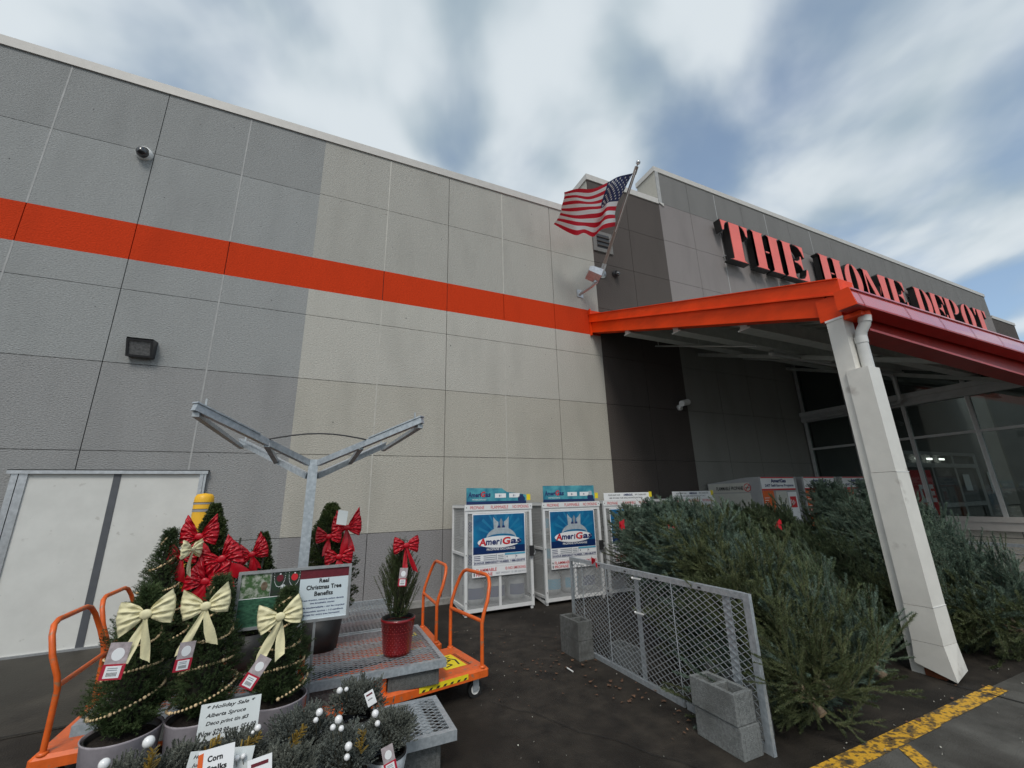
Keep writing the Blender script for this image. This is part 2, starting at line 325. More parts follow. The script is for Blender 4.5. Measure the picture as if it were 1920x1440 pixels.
AX = (1, 0, 0); AY = (0, 1, 0); AZ = (0, 0, 1)

# ------------------------------------------------------------------ ground
g = MB(); g.poly([(-60, -60, 0), (120, -60, 0), (120, 60, 0), (-60, 60, 0)], m_asph); g.build('ground', kind='structure')
g = MB(); g.poly([(3.0, -8, .004), (60, -8, .004), (60, 2.16, .004), (3.0, 2.16, .004)], m_pave); g.build('pavement', kind='structure')
g = MB(); g.poly([(-14, 4.6, .004), (-.9, 5.25, .004), (-.9, 7.79, .004), (-14, 7.79, .004)], m_slab); g.build('path', kind='structure')
g = MB()
g.poly([(3.02, 2.035, .008), (4.40, 2.04, .008), (4.40, 2.175, .008), (3.02, 2.17, .008)], m_yel)
g.poly([(4.404, 2.05, .008), (5.62, 2.055, .008), (5.62, 2.18, .008), (4.404, 2.175, .008)], m_yel)
g.poly([(3.90, 2.03, .0085), (3.78, 2.03, .0085), (2.75, .72, .0085), (2.90, .70, .0085)], m_yel)
g.build('road_marking', kind='structure')
g = MB()
def seam(pts, w):
    for a, b in zip(pts, pts[1:]):
        d = Vector((b[0] - a[0], b[1] - a[1], 0)).normalized(); n_ = Vector((-d.y, d.x, 0)) * w; g.add([(a[0] - n_.x, a[1] - n_.y, .010), (b[0] - n_.x, b[1] - n_.y, .010), (b[0] + n_.x, b[1] + n_.y, .010), (a[0] + n_.x, a[1] + n_.y, .010)], [(0, 1, 2, 3)], m_groove2)
seam([(5.36, 2.36), (5.40, 2.1), (5.43, 1.6), (5.47, .5), (5.5, -3)], .008)
def crackline(x0, y0, x1, y1, n, w, rg=random.Random(4)):
    P_ = [(x0 + (x1 - x0) * i / n + rg.uniform(-.03, .03), y0 + (y1 - y0) * i / n + rg.uniform(-.03, .03)) for i in range(n + 1)]; seam(P_, w)
crackline(1.55, 4.0, 2.55, 2.2, 14, .003); crackline(-3.5, 5.12, -.9, 5.3, 18, .006); crackline(1.7, 6.1, 2.9, 5.2, 10, .003); crackline(3.2, 1.75, 5.2, 1.2, 16, .003)
g.build('road_cracks', kind='structure')
g = MB(); g.box((-.45, 7.68, 0), (13.3, 7.8, .09), m_conc); g.build('kerb', kind='structure')
g = MB()
rr = random.Random(3)
def leafs(g, n, x0, x1, y0, y1, sz, mt, rr=rr):
    for i in range(n):
        x = rr.uniform(x0, x1); y = rr.uniform(y0, y1); a = rr.uniform(0, 6.28); s_ = sz * rr.uniform(.5, 1.3); k = rr.randint(5, 7); z = .006 + rr.random() * .008
        g.poly([(x + s_ * (1 if j % 2 else .55) * math.cos(a + 6.283 * j / k) * (1.4 if j == 0 else 1), y + s_ * (1 if j % 2 else .55) * math.sin(a + 6.283 * j / k), z + rr.random() * .012) for j in range(k)], mt)
leafs(g, 55, 2.5, 3.1, 2.7, 4.6, .022, m_leaf); leafs(g, 40, 1.6, 3.0, 3.6, 6.2, .014, m_leaf); leafs(g, 30, 2.0, 2.8, 4.2, 4.7, .018, m_leaf); leafs(g, 14, 3.5, 6, 2.0, 2.5, .02, m_leaf); leafs(g, 20, -1.4, 1.6, 5.9, 7.4, .016, m_leaf)
tag(g.build('leaf_litter'), 'scattered dead brown leaves on the wet asphalt', 'leaf litter', kind='stuff')
g = MB(); leafs(g, 90, 1.4, 3.6, 2.0, 6.4, .006, m_bits); leafs(g, 60, 3.2, 7, 1.2, 2.4, .007, m_bits); leafs(g, 30, 1.4, 6, .8, 2.2, .006, m_bits)
tag(g.build('grit'), 'small pale grit and crumbs scattered over the asphalt', 'grit', kind='stuff')

# ------------------------------------------------------------------ store building
B = thing('store_building', 'large grey and beige store building with an orange band and a raised sign wall', 'building')
YW = 7.8
def panels(x0, x1, vs, rows, name, label, ydeep=.6, top=None):
    g = MB(); g.box((x0 + .002, YW + .03, -.3), (x1 - .002, YW + ydeep, rows[-1][1]), m_groove)
    xs = [x0] + [v for v in vs if x0 < v < x1] + [x1]
    for z0, z1, mt, joint in rows:
        for a, b in zip(xs, xs[1:]):
            ga = .006 if a != x0 else .0; gb = .006 if b != x1 else .0
            g.box((a + ga, YW, z0 + (.009 if joint else 0)), (b - gb, YW + .028, z1 - .0), mt)
    return g.build(name, B, label=label)
VS = [-5.72 - 1.31 * i for i in range(6)][::-1] + [-4.414, -3.10, -1.82, -.5, .81, 2.12, 3.43, 4.745]
GR = [(-.3, 1.213, m_grey2, 0), (1.213, 2.525, m_grey2, 1), (2.525, 3.836, m_grey2, 1), (3.836, 5.037, m_grey, 1), (5.037, 5.562, m_grey, 1), (5.562, 6.218, m_orange, 0), (6.218, 7.62, m_grey, 0), (7.62, 8.94, m_grey3, 1)]
BR = [(-.3, 1.213, m_low, 0), (1.213, 2.525, m_beige2, 1), (2.525, 3.836, m_beige2, 1), (3.836, 5.037, m_beige, 1), (5.037, 5.562, m_beige, 1), (5.562, 6.218, m_orange, 0), (6.218, 7.65, m_beige3, 0), (7.65, 8.94, m_beige3, 1)]
panels(-14, -.5, VS, GR, 'wall', 'grey wall section with an orange band')
panels(-.5, 6.04, VS, BR, 'wall', 'beige wall section with an orange band')
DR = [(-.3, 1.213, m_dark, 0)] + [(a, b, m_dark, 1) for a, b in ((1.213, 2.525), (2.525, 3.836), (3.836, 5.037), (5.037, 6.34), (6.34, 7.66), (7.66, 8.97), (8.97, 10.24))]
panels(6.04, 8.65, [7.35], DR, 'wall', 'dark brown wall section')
m_portal3 = wallmat('paint shade lifted grey', (.27, .27, .25))  # greener lower rows, lightened in the colour to lift the canopy's shade
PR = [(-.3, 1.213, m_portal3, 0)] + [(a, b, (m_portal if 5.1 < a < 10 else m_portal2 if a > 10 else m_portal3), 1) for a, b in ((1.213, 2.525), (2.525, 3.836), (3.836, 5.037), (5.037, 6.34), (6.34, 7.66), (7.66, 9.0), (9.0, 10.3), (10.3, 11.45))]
PV = [9.95, 11.2, 12.5, 13.75] + [13.75 + 1.3 * i for i in range(1, 14)]
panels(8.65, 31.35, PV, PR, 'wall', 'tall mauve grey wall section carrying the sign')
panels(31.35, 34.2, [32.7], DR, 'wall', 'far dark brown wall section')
g = MB()   # light caulked joints standing a little proud
for x, mt in ((-4.414, m_caulk), (-1.82, m_caulk), (.81, m_caulkb), (3.43, m_caulkb)):
    for z0, z1 in ((-.2 if x != .81 else 1.22, 5.562), (6.218, 8.93)): g = MB(); g.box((x - .011, YW - .003, z0), (x + .011, YW + .01, z1), mt); g.build('joint_sealant', B)
for x in (11.2, 13.75, 16.35): g = MB(); g.box((x - .012, YW - .003, 5.9), (x + .012, YW + .01, 11.4), m_caulk); g.build('joint_sealant', B)
g = MB()
g.box((-14, YW - .03, 8.94), (6.04, YW + .42, 9.12), m_cap); g.build('parapet_cap', B)
g = MB(); g.box((6.0, YW - .03, 10.24), (8.62, YW + .8, 10.42), m_cap); g.box((6.028, YW + .03, 9.125), (6.039, YW + .78, 10.238), m_beige2); g.build('parapet_cap', B)
g = MB(); g.box((8.60, YW - .03, 11.45), (31.4, YW + .8, 11.62), m_cap); g.box((8.638, YW + .0, 10.425), (8.649, YW + .78, 11.448), m_beige2)
g.box((8.64, YW - .032, 10.27), (8.76, YW - .004, 11.45), m_caulk); g.prism([(0, 0), (.22, -.1), (.22, 0)], (8.6, YW - .004, 10.3), AX, AZ, 0, .03, m_cap); g.build('parapet_cap', B)
g = MB(); g.box((31.4, YW - .03, 10.24), (34.25, YW + .8, 10.40), m_cap); g.build('parapet_cap', B)
g = MB(); g.box((-14, YW + .61, -.3), (6.0, 30, 8.8), m_groove); g.box((6.1, YW + .82, -.3), (34.1, 30, 8.9), m_groove); g.build('roof_mass', B)
g = MB()   # pock marks
for i in range(46):
    x = rr.uniform(-5.5, 6); z = rr.choice([rr.uniform(1.4, 5.4), rr.uniform(6.4, 8.8)]); g.lathe([(0, 0), (.011 * rr.uniform(.5, 1), 0)], (x, YW - .0025, z), m_groove, n=6, axis=(0, -1, 0))
g.build('wall_holes', B)
# sliding freight door
DZ = 2.2
d = MB(); d.box((-3.69, YW - .065, -.02), (-1.57, YW - .004, .03), m_alu); d.box((-3.73, YW - .085, 2.2), (-1.555, YW - .004, 2.245), m_alu); d.box((-3.735, YW - .07, 2.245), (-1.55, YW - .004, 2.26), m_black)
for x0, x1 in ((-3.69, -3.625), (-3.615, -3.53), (-1.655, -1.605), (-1.60, -1.572)): d.box((x0, YW - .062, .03), (x1, YW - .004, 2.2), m_alu)
dr = MB(); dr.box((-3.53, YW - .04, .03), (-2.655, YW - .004, 2.2), m_doorw)
dl = MB(); dl.box((-2.575, YW - .04, .03), (-1.655, YW - .004, 2.2), m_doorw)
strip = MB(); strip.box((-2.655, YW - .05, .03), (-2.575, YW - .004, 2.2), mat('dark strip', (.085, .09, .10), .5, var=.1))
dd = dr.build('door', B, label='wide white double freight door with aluminium frame'); dl.build('door_leaf', dd); strip.build('meeting_strip', dd); d.build('frame', dd)
# storefront bay at right angles to the wall
XS = 13.4
g = MB(); g.box((XS, .8, -.1), (XS + .2, 7.79, .98), m_beige2)
for z in (.34, .66, .80): g.box((XS - .003, .8, z), (XS, 7.79, z + .012), m_groove)
for y in (1.2, 2.2, 3.2, 3.95, 4.95, 5.95, 6.95): g.box((XS - .004, y, 0), (XS - .0005, y + .012, .8), m_groove)
g.box((XS - .06, .8, .98), (XS + .25, 7.79, 1.09), m_cap); g.box((XS - .04, .8, .80), (XS - .004, 7.79, .98), m_cap)
g.build('wall', B, label='low block wall under the storefront glass')
g = MB()
for y, z0, z1 in ((7.73, 1.09, 3.75), (6.52, 1.09, 3.75), (5.31, 1.09, 3.75), (4.12, 1.09, 3.75), (2.95, 1.09, 3.75), (1.8, 1.09, 3.75), (7.73, 4.03, 5.6), (6.52, 4.03, 5.12), (5.32, 4.03, 4.7), (4.12, 4.03, 4.3)):
    g.box((XS, y - .035, z0), (XS + .1, y + .035, z1), m_frame); g.box((XS - .012, y + .022, z0), (XS - .001, y + .034, z1), m_alu)
g.box((XS + .005, .8, 2.91), (XS + .095, 7.7, 2.97), m_frame); g.box((XS - .05, .8, 3.75), (XS + .2, 7.79, 4.03), m_frame); g.box((XS - .10, .8, 3.93), (XS - .05, 7.79, 4.05), m_frame); g.box((XS - .08, .8, 3.77), (XS - .05, 7.79, 3.84), m_frame)
wf = g.build('window_frame', B, label='grey storefront window frame')
g = MB(); g.box((XS + .04, .8, 1.09), (XS + .05, 7.75, 3.75), m_glass); g.build('glass', wf)
g = MB(); g.prism([(1.8, 4.03), (7.75, 4.03), (7.75, 5.6), (4.6, 4.5)], (XS + .045, 0, 0), AY, AZ, 0, .008, m_glass); g.build('glass', wf)
g = MB(); g.box((XS + .3, YW - .05, 1.0), (27, YW + .02, 6), m_int); g.box((XS + .25, .8, -.02), (27, YW, .02), m_intf); g.box((27, .8, 0), (27.2, YW, 6), m_int); g.build('vestibule', B)
g = MB()
for x0, x1 in ((18.3, 18.45), (20.1, 20.22), (21.8, 21.95), (23.6, 23.85)): g.box((x0, YW - .16, 0), (x1, YW - .05, 3.0), m_frame)
g.box((18.3, YW - .165, 2.9), (23.85, YW - .051, 3.02), m_alu); g.box((18.3, YW - .17, 2.45), (23.7, YW - .051, 2.6), m_frame); g.box((20.2, YW - .165, 1.05), (23.6, YW - .051, 1.2), m_frame)
ed = g.build('entrance_door', B, label='aluminium sliding entrance door behind the glass')
g = MB(); g.box((18.4, YW - .13, .4), (20.0, YW - .06, 2.35), m_lred); g.text('DE', (18.9, YW - .135, 1.25), AX, AZ, 1.0, .6, m_lwhite, lift=.006, bold=.05); g.text('SIGN'[:0] + 'IN', (18.95, YW - .135, .62), AX, AZ, .7, .45, m_lwhite, lift=.006, bold=.05); g.build('red_notice', ed)
g = MB()
for x in (19.1, 19.9, 20.8): g.box((x, YW - .2, 2.72), (x + .35, YW - .17, 2.78), m_lamp)
g.build('lamp_strip', ed)
g = MB(); g.box((22.2, YW - .2, 1.6), (22.7, YW - .19, 2.2), m_paper); g.box((24.6, YW - .12, 1.5), (25.3, YW - .1, 2.3), m_paper); g.build('notice_paper', ed)
g = MB(); g.box((XS + .5, 2.7, 1.35), (XS + 3.2, 2.62, 1.9), m_lred); g.build('red_counter_panel', B)

# ------------------------------------------------------------------ sign letters
SG = thing('store_sign', 'big red stencil channel letters reading THE HOME DEPOT on the raised wall', 'sign', (20, YW, 8.7))
def mir(p): return [(1 - x, y) for x, y in p][::-1]
stemL = [(0, 1), (.46, 1), (.46, .975), (.40, .94), (.40, .06), (.46, .025), (.46, 0), (0, 0), (0, .025), (.07, .06), (.07, .94), (0, .975)]
def stem(a, b): return [(a + (b - a) * x / .46, y) for x, y in stemL]
def ell(cx, cy, rx, ry, a0, a1, n=12): return [(cx + rx * math.cos(R(a0 + (a1 - a0) * i / n)), cy + ry * math.sin(R(a0 + (a1 - a0) * i / n))) for i in range(n + 1)]
armL = [(0, 1), (.27, 1), (.27, .965), (.2, .93), (.15, .86), (.12, .74), (.04, .70)]
tst = [(.30, 1), (.70, 1), (.70, .07), (.76, .04), (.84, .025), (.84, 0), (.16, 0), (.16, .025), (.24, .04), (.30, .07)]
earm = [(.55, 1), (1, 1), (1, .68), (.94, .68), (.88, .82), (.78, .93), (.66, .965), (.55, .97)]
GLY = {'T': [armL, tst, mir(armL)],
       'H': [stem(0, .46), stem(.54, 1), [(.42, .47), (.58, .47), (.58, .53), (.42, .53)]],
       'E': [stem(0, .5), earm, [(.5, .47), (.62, .46), (.74, .40), (.78, .30), (.84, .30), (.84, .70), (.78, .70), (.74, .60), (.62, .54), (.5, .53)], [(.5, .03), (.66, .05), (.8, .09), (.9, .2), (.96, .36), (1.04, .36), (1.04, 0), (.5, 0)]],
       'O': [ell(.47, .5, .47, .52, 90, 270) + ell(.47, .5, .13, .47, 270, 90)[0:], ell(.53, .5, .47, .52, -90, 90) + ell(.53, .5, .13, .47, 90, -90)],
       'M': [[(0, 1), (.26, 1), (.56, .22), (.50, 0), (.46, 0), (.14, .85), (.14, .05), (.2, .02), (.2, 0), (0, 0), (0, .02), (.07, .05), (.07, .95), (0, .975)], [(.59, .28), (.53, .12), (.66, .6), (.64, .95), (.68, 1), (1, 1), (1, .975), (.95, .94), (.95, .06), (1, .025), (1, 0), (.62, 0), (.62, .025), (.68, .06), (.68, .72)]],
       'D': [stem(0, .46), [(.52, 1)] + ell(.54, .5, .46, .5, 90, -90) + [(.52, 0), (.52, .04)] + ell(.54, .5, .14, .46, -90, 90) + [(.52, .96)]],
       'P': [stem(0, .46), [(.52, 1)] + ell(.54, .73, .44, .27, 90, -90, 10) + [(.52, .46), (.52, .5)] + ell(.54, .73, .13, .23, -90, 90, 10) + [(.52, .96)]]}
def inset(P, d):
    n = len(P); A = sum(P[i][0] * P[(i + 1) % n][1] - P[(i + 1) % n][0] * P[i][1] for i in range(n)); sg = 1 if A > 0 else -1; o = []
    for i in range(n):
        a = Vector(P[i - 1]); b = Vector(P[i]); c = Vector(P[(i + 1) % n]); e1 = (b - a); e2 = (c - b)
        if e1.length < 1e-6 or e2.length < 1e-6: o.append(tuple(b)); continue
        e1.normalize(); e2.normalize(); n1_ = Vector((-e1.y, e1.x)) * sg; n2_ = Vector((-e2.y, e2.x)) * sg; q = n1_ + n2_; q = q / max(.5, 1 + n1_.dot(n2_)); o.append(tuple(b + q * d))
    return o
def zlet(ch, x0, x1, z0=8.73, z1=10.14):
    g = MB(); f = MB(); w = x1 - x0; h = z1 - z0
    for P in GLY[ch]:
        Q = [(x * w, y * h) for x, y in P]
        A = sum(Q[i][0] * Q[(i + 1) % len(Q)][1] - Q[(i + 1) % len(Q)][0] * Q[i][1] for i in range(len(Q)))
        if A < 0: Q = Q[::-1]
        g.prism(Q, (x0, YW - .10, z0), AX, AZ, 0, .22, m_sblack); f.prism(inset(Q, .022), (x0, YW - .10, z0), AX, AZ, .2205, .232, m_sred)
    g.box((x0 + w * .25, YW - .10, z0 + h * .2), (x0 + w * .28, YW + .02, z0 + h * .22), m_alu); g.box((x0 + w * .25, YW - .10, z0 + h * .8), (x0 + w * .28, YW + .02, z0 + h * .82), m_alu)
    o = g.build('letter', SG, label='letter ' + ch); f.build('letter_face', o)
for ch, a, b in (('T', 10.81, 12.09), ('H', 12.22, 13.66), ('E', 13.73, 14.98), ('H', 15.85, 17.3), ('O', 17.37, 18.5), ('M', 18.6, 20.42), ('E', 20.51, 21.7), ('D', 22.54, 23.85), ('E', 23.88, 25.1), ('P', 25.21, 26.5), ('O', 26.65, 27.95), ('T', 28.1, 29.4)): zlet(ch, a, b)

# ------------------------------------------------------------------ canopy
CN = thing('entrance_canopy', 'sloping entrance canopy with orange end beam, red gutter and cream corner column', 'canopy', (5.45, 2.5, 0))
def bx(y): return 5.47 + (y - 2.5) * .053
def zb(y): return 3.72 + .358 * (y - 2.5)
def rake(g, y0, y1, x_in, x_out, d0, d1, mt):
    vs = []
    for y in (y0, y1):
        x = bx(y); z = zb(y); vs += [(x + x_in, y, z + d0), (x + x_out, y, z + d0), (x + x_out, y, z + d1), (x + x_in, y, z + d1)]
    g.add(vs, [(3, 2, 1, 0), (4, 5, 6, 7), (0, 1, 5, 4), (1, 2, 6, 5), (2, 3, 7, 6), (3, 0, 4, 7)], mt)
g = MB(); rake(g, 2.62, 7.79, 0, .22, 0, .27, m_beam); o = g.build('end_beam', CN, label='orange sloping end beam')
g = MB(); rake(g, 2.42, 7.79, -.03, .26, .275, .47, m_beam); rake(g, 2.42, 7.79, -.045, -.03, .262, .285, m_beam); rake(g, 2.42, 7.79, -.05, .28, .47, .482, m_beam); g.build('rake_trim', CN)
g = MB(); g.box((5.72, 7.72, 5.52), (5.74, 7.79, 6.22), m_beam); g.box((5.74, 7.76, 5.95), (7.6, 7.79, 6.2), m_beam); g.build('wall_bracket', CN)
XE = 24.
def slab(g, x0, x1, y0, y1, d0, d1, mt):
    vs = []
    for x in (x0, x1):
        for y in (y0, y1): vs += [(x, y, zb(y) + d0), (x, y, zb(y) + d1)]
    g.add(vs, [(0, 1, 3, 2), (4, 6, 7, 5), (0, 4, 5, 1), (2, 3, 7, 6), (1, 5, 7, 3), (0, 2, 6, 4)], mt)
g = MB(); slab(g, 5.76, XE, 2.4, 7.79, .22, .40, m_deck); 
for k in range(58): x = 6.0 + k * .3; slab(g, x, x + .06, 2.55, 7.78, .19, .219, m_deck)
g.build('roof_deck', CN)
for y in (3.9, 5.2, 6.5):
    g = MB(); z = zb(y); g.box((5.74, y - .06, z - .06), (XE, y + .06, z + .17), m_deck); g.box((5.74, y - .1, z - .085), (XE, y + .1, z - .061), m_deck); g.build('purlin', CN)
for x in (9.3, 13.1, 17.0): g = MB(); slab(g, x, x + .16, 2.6, 7.78, -.18, -.09, m_deck); g.build('rafter', CN)
g = MB(); GT, GB = 3.915, 3.735
def runx(g, x0, x1, y0, y1, z0, z1, mt, sl=.0):
    vs = [(x, y, z - sl * (x - 5.4)) for x in (x0, x1) for y, z in ((y0, z0), (y1, z0), (y1, z1), (y0, z1))]
    g.add(vs, [(0, 3, 2, 1), (4, 5, 6, 7), (0, 1, 5, 4), (1, 2, 6, 5), (2, 3, 7, 6), (3, 0, 4, 7)], mt)
XG = 16.
g.add([(5.28, 2.225, GB), (XG, 2.225, GB - .06), (XG, 2.24, GB - .06), (5.28, 2.24, GB), (5.28, 2.262, GT), (XG, 2.262, GT), (XG, 2.28, GT), (5.28, 2.28, GT)], [(3, 2, 1, 0), (4, 5, 6, 7), (0, 1, 5, 4), (1, 2, 6, 5), (2, 3, 7, 6), (3, 0, 4, 7)], m_red)
runx(g, 5.28, XG, 2.225, 2.42, GB - .02, GB - .001, m_red2, .006); g.box((5.27, 2.245, GT + .001), (XG, 2.42, GT + .018), m_red)
g.add([(5.262, 2.225, GB - .02), (5.262, 2.42, GB - .02), (5.262, 2.42, GT + .03), (5.262, 2.262, GT + .03), (5.278, 2.225, GB - .02), (5.278, 2.42, GB - .02), (5.278, 2.42, GT + .03), (5.278, 2.262, GT + .03)], [(0, 3, 2, 1), (4, 5, 6, 7), (0, 1, 5, 4), (1, 2, 6, 5), (2, 3, 7, 6), (3, 0, 4, 7)], m_beam)
for x in (5.42, 6.42, 7.28, 8.15, 9.05, 9.95, 10.85, 11.75, 12.7, 13.6): g.add([(x, 2.218, GB - .02), (x + .014, 2.218, GB - .02), (x + .014, 2.256, GT), (x, 2.256, GT)], [(0, 1, 2, 3)], m_red2)
g.build('gutter', CN, label='long red metal gutter')
g = MB(); runx(g, 5.74, XG, 2.46, 2.52, 3.56, 3.86, m_red2, .022); runx(g, 5.72, XG, 2.36, 2.62, 3.53, 3.559, m_red2, .03); runx(g, 5.72, XG, 2.40, 2.6, 3.861, 3.89, m_red2, .012); g.build('eave_beam', CN, label='red steel eave beam')
# column
g = MB(); g.box((5.46, 2.48, 0), (5.66, 2.66, 3.69), m_col); g.box((5.452, 2.472, 3.69), (5.668, 2.668, 3.715), m_white); g.box((5.458, 2.478, 3.715), (5.72, 2.72, 4.0), m_beam); g.box((5.47, 2.30, 3.66), (5.70, 2.478, 3.71), m_beam)
cl = g.build('column', CN, label='cream square corner column')
g = MB(); q = .006
prof = [(0, -.02), (.8, .0), (1.8, 0), (1.806, .004), (3.05, .0)]
def shell(z0, z1, e0, e1):
    vs = []
    for z, e in ((z0, e0), (z1, e1)): vs += [(5.43 - e, 2.35 - e, z), (5.665 + e, 2.35 - e, z), (5.665 + e, 2.57 + e, z), (5.43 - e, 2.57 + e, z)]
    g.add(vs, [(3, 2, 1, 0), (4, 5, 6, 7), (0, 1, 5, 4), (1, 2, 6, 5), (2, 3, 7, 6), (3, 0, 4, 7)], m_col)
shell(1.9, 3.05, .0, .0); shell(.62, 1.896, .004, .004); shell(.30, .616, .010, .006)
g.add([(5.40, 2.30, .02), (5.71, 2.33, .06), (5.69, 2.60, .05), (5.42, 2.60, .10), (5.42, 2.34, .297), (5.675, 2.34, .297), (5.675, 2.58, .297), (5.42, 2.58, .297)], [(3, 2, 1, 0), (4, 5, 6, 7), (0, 1, 5, 4), (1, 2, 6, 5), (2, 3, 7, 6), (3, 0, 4, 7)], m_col)
for z in (.45, .62, 1.895): g.box((5.422, 2.342, z), (5.6725, 2.35 - .0045, z + .006), m_white)
g.build('sheet_cover', cl); g = MB(); g.box((5.45, 2.4, 0), (5.65, 2.55, .06), m_rust); g.build('rusty_foot', cl)
g = MB(); g.tube([(5.60, 2.42, 3.04), (5.60, 2.42, 3.42), (5.60, 2.40, 3.50), (5.60, 2.35, 3.57), (5.60, 2.33, 3.64)], .058, m_pipe, n=20); g.tube([(5.60, 2.42, 3.36), (5.60, 2.42, 3.44)], .064, m_pipe, n=20); g.tube([(5.60, 2.34, 3.60), (5.60, 2.33, 3.67)], .064, m_pipe, n=20); g.tube([(5.60, 2.33, 3.65), (5.60, 2.33, 3.73)], .062, m_beam, n=20)
g.build('downspout', CN, label='pale round downspout with orange top')
g = MB(); g.tube([(8.4, 5.2, 4.52), (12.95, 5.2, 4.52), (13.05, 5.2, 4.48), (13.08, 5.2, 4.4), (13.08, 5.2, 3.9), (13.1, 5.25, 3.84), (13.2, 5.4, 3.82), (13.25, 7.6, 3.82)], .045, m_frame, n=12); g.ball((8.4, 5.2, 4.52), .07, m_frame); g.build('fire_pipe', CN)
g = MB(); g.tube([(7.5, 7.5, zb(7.5) - .12), (7.5, 4.9, zb(4.9) - .12)], .018, m_frame, n=8)
for y in (5.4, 6.2, 7.4): g.tube([(7.5, y, zb(y) - .12), (7.5, y, zb(y) + .2)], .009, m_frame, n=6)
g.build('sprinkler_pipe', CN); g = MB(); g.tube([(9.9, 6.9, zb(6.9) - .16), (9.9, 4.9, zb(4.9) - .16)], .018, m_frame, n=8); g.build('sprinkler_pipe', CN)

# ------------------------------------------------------------------ things on the wall
t = thing('wall_light', 'black wall pack light on the grey wall between two panel joints', 'wall light', (-2.68, YW, 4.08))
g = MB(); X0, X1 = -2.82, -2.50
g.add([(X0, YW - .001, 3.95), (X1, YW - .001, 3.95), (X1, YW - .001, 4.22), (X0, YW - .001, 4.22), (X0, YW - .10, 3.93), (X1, YW - .10, 3.93), (X1, YW - .20, 4.20), (X0, YW - .20, 4.20)], [(4, 5, 1, 0), (5, 6, 2, 1), (6, 7, 3, 2), (7, 4, 0, 3)], m_blackp)
g.prism([(0, 0), (.32, 0), (.32, .27), (0, .27), (0, .03), (.03, .03), (.03, .24), (.29, .24), (.29, .03), (0, .03)], (X0, YW - .10, 3.93), AX, Vector((0, -.1, .27)).normalized(), -.001, .012, m_blackp); g.build('housing', t)
g = MB(); g.add([(X0 + .03, YW - .108, 3.96), (X1 - .03, YW - .108, 3.96), (X1 - .03, YW - .188, 4.175), (X0 + .03, YW - .188, 4.175)], [(0, 1, 2, 3)], m_lens); g.build('lens', t)
def domecam(nm, lab, x, z, r, ht=None):
    t = thing(nm, lab, 'camera', (x, YW, z), group='wall cameras')
    g = MB(); g.lathe([(r * 1.15, 0), (r * 1.15, .02), (r * 1.02, .07), (r * .8, .09)], (x, YW - .001, z), m_white if ht is None else ht, axis=(0, -1, 0)); g.build('base', t)
    g = MB(); g.lathe([(r * .85, .088), (r * .82, .12), (r * .6, .16), (r * .3, .185), (0.001, .192)], (x, YW, z), m_dome, axis=(0, -1, -.35)); g.build('dome', t)
domecam('security_camera', 'white dome camera on the grey wall left of the parapet joint', -3.23, 7.56, .105)
domecam('security_camera', 'small dark dome camera on the brown wall right of the flagpole base', 6.68, 7.42, .085, m_blackp)
t = thing('security_camera', 'white bullet camera on the dark brown wall under the canopy', 'camera', (8.35, YW, 3.94), group='wall cameras')
g = MB(); g.lathe([(.001, .0), (.08, .0), (.08, .05), (.001, .05)], (8.35, YW - .001, 3.9), m_white, axis=(0, -1, 0)); g.build('base', t)
g = MB(); g.tube([(8.35, YW - .05, 3.92), (8.36, YW - .14, 3.96)], .03, m_white); g.tube([(8.47, YW - .2, 4.02), (8.2, YW - .24, 3.95)], .075, m_white, n=14); g.build('camera_body', t)
t = thing('floodlight', 'grey floodlight on an angled arm at the edge of the beige wall', 'floodlight', (5.5, YW, 6.62))
g = MB(); g.box((5.42, YW - .02, 6.52), (5.60, YW - .001, 6.72), m_alu); g.tube([(5.5, YW - .01, 6.60), (5.60, YW - .35, 6.66), (5.64, YW - .5, 6.70)], .042, m_alu, n=12); g.build('arm', t)
g = MB(); g.tube([(5.64, YW - .5, 6.69), (5.64, YW - .5, 6.80)], .05, m_galv, n=10)
a = Vector((5.58, YW - .55, 6.88)); ux = Vector((.8, -.25, -.28)).normalized(); uz = Vector((.3, .2, .9)).normalized(); uz = (uz - ux * uz.dot(ux)).normalized(); ny = ux.cross(uz)
pr = [(-.17, -.08), (.15, -.12), (.17, .12), (-.10, .12), (-.17, .06)]
g.prism(pr, a - ny * .14, ux, uz, 0, .28, m_alu); g.build('lamp_head', t)
g = MB(); g.prism([(.155, -.10), (.165, -.10), (.18, .10), (.17, .10)], a - ny * .12, ux, uz, 0, .24, m_lens); g.build('lens', t)
# flagpole and flag
base = V3(6.23, YW - .02, 7.36); tip = V3(6.23, 6.05, 9.36)
t = thing('flagpole', 'metal flagpole leaning out from the dark brown wall', 'flagpole', tuple(base))
g = MB(); g.tube([base, base.lerp(tip, .94)], [.045, .034], m_pole, n=14); g.tube([base.lerp(tip, .90), base.lerp(tip, .965)], .045, m_pole, n=12); g.build('pole', t)
g = MB(); g.lathe([(.001, .012), (.15, .012), (.15, -.0)], base + V3(0, .01, 0), m_alu, axis=(0, -1, 0)); g.tube([base + V3(0, .0, -.02), base.lerp(tip, .09)], .06, m_alu); g.build('wall_mount', t)
g = MB(); g.tube([base.lerp(tip, .96), base.lerp(tip, .99)], .015, m_alu); g.ball(tip, .055, m_alu, n=14); g.build('finial_ball', t)
g = MB(); g.tube([base.lerp(tip, .38) + V3(-.02, -.05, 0), base.lerp(tip, .93) + V3(-.03, -.05, -.02)], .008, m_white, n=6); g.build('halyard', t)
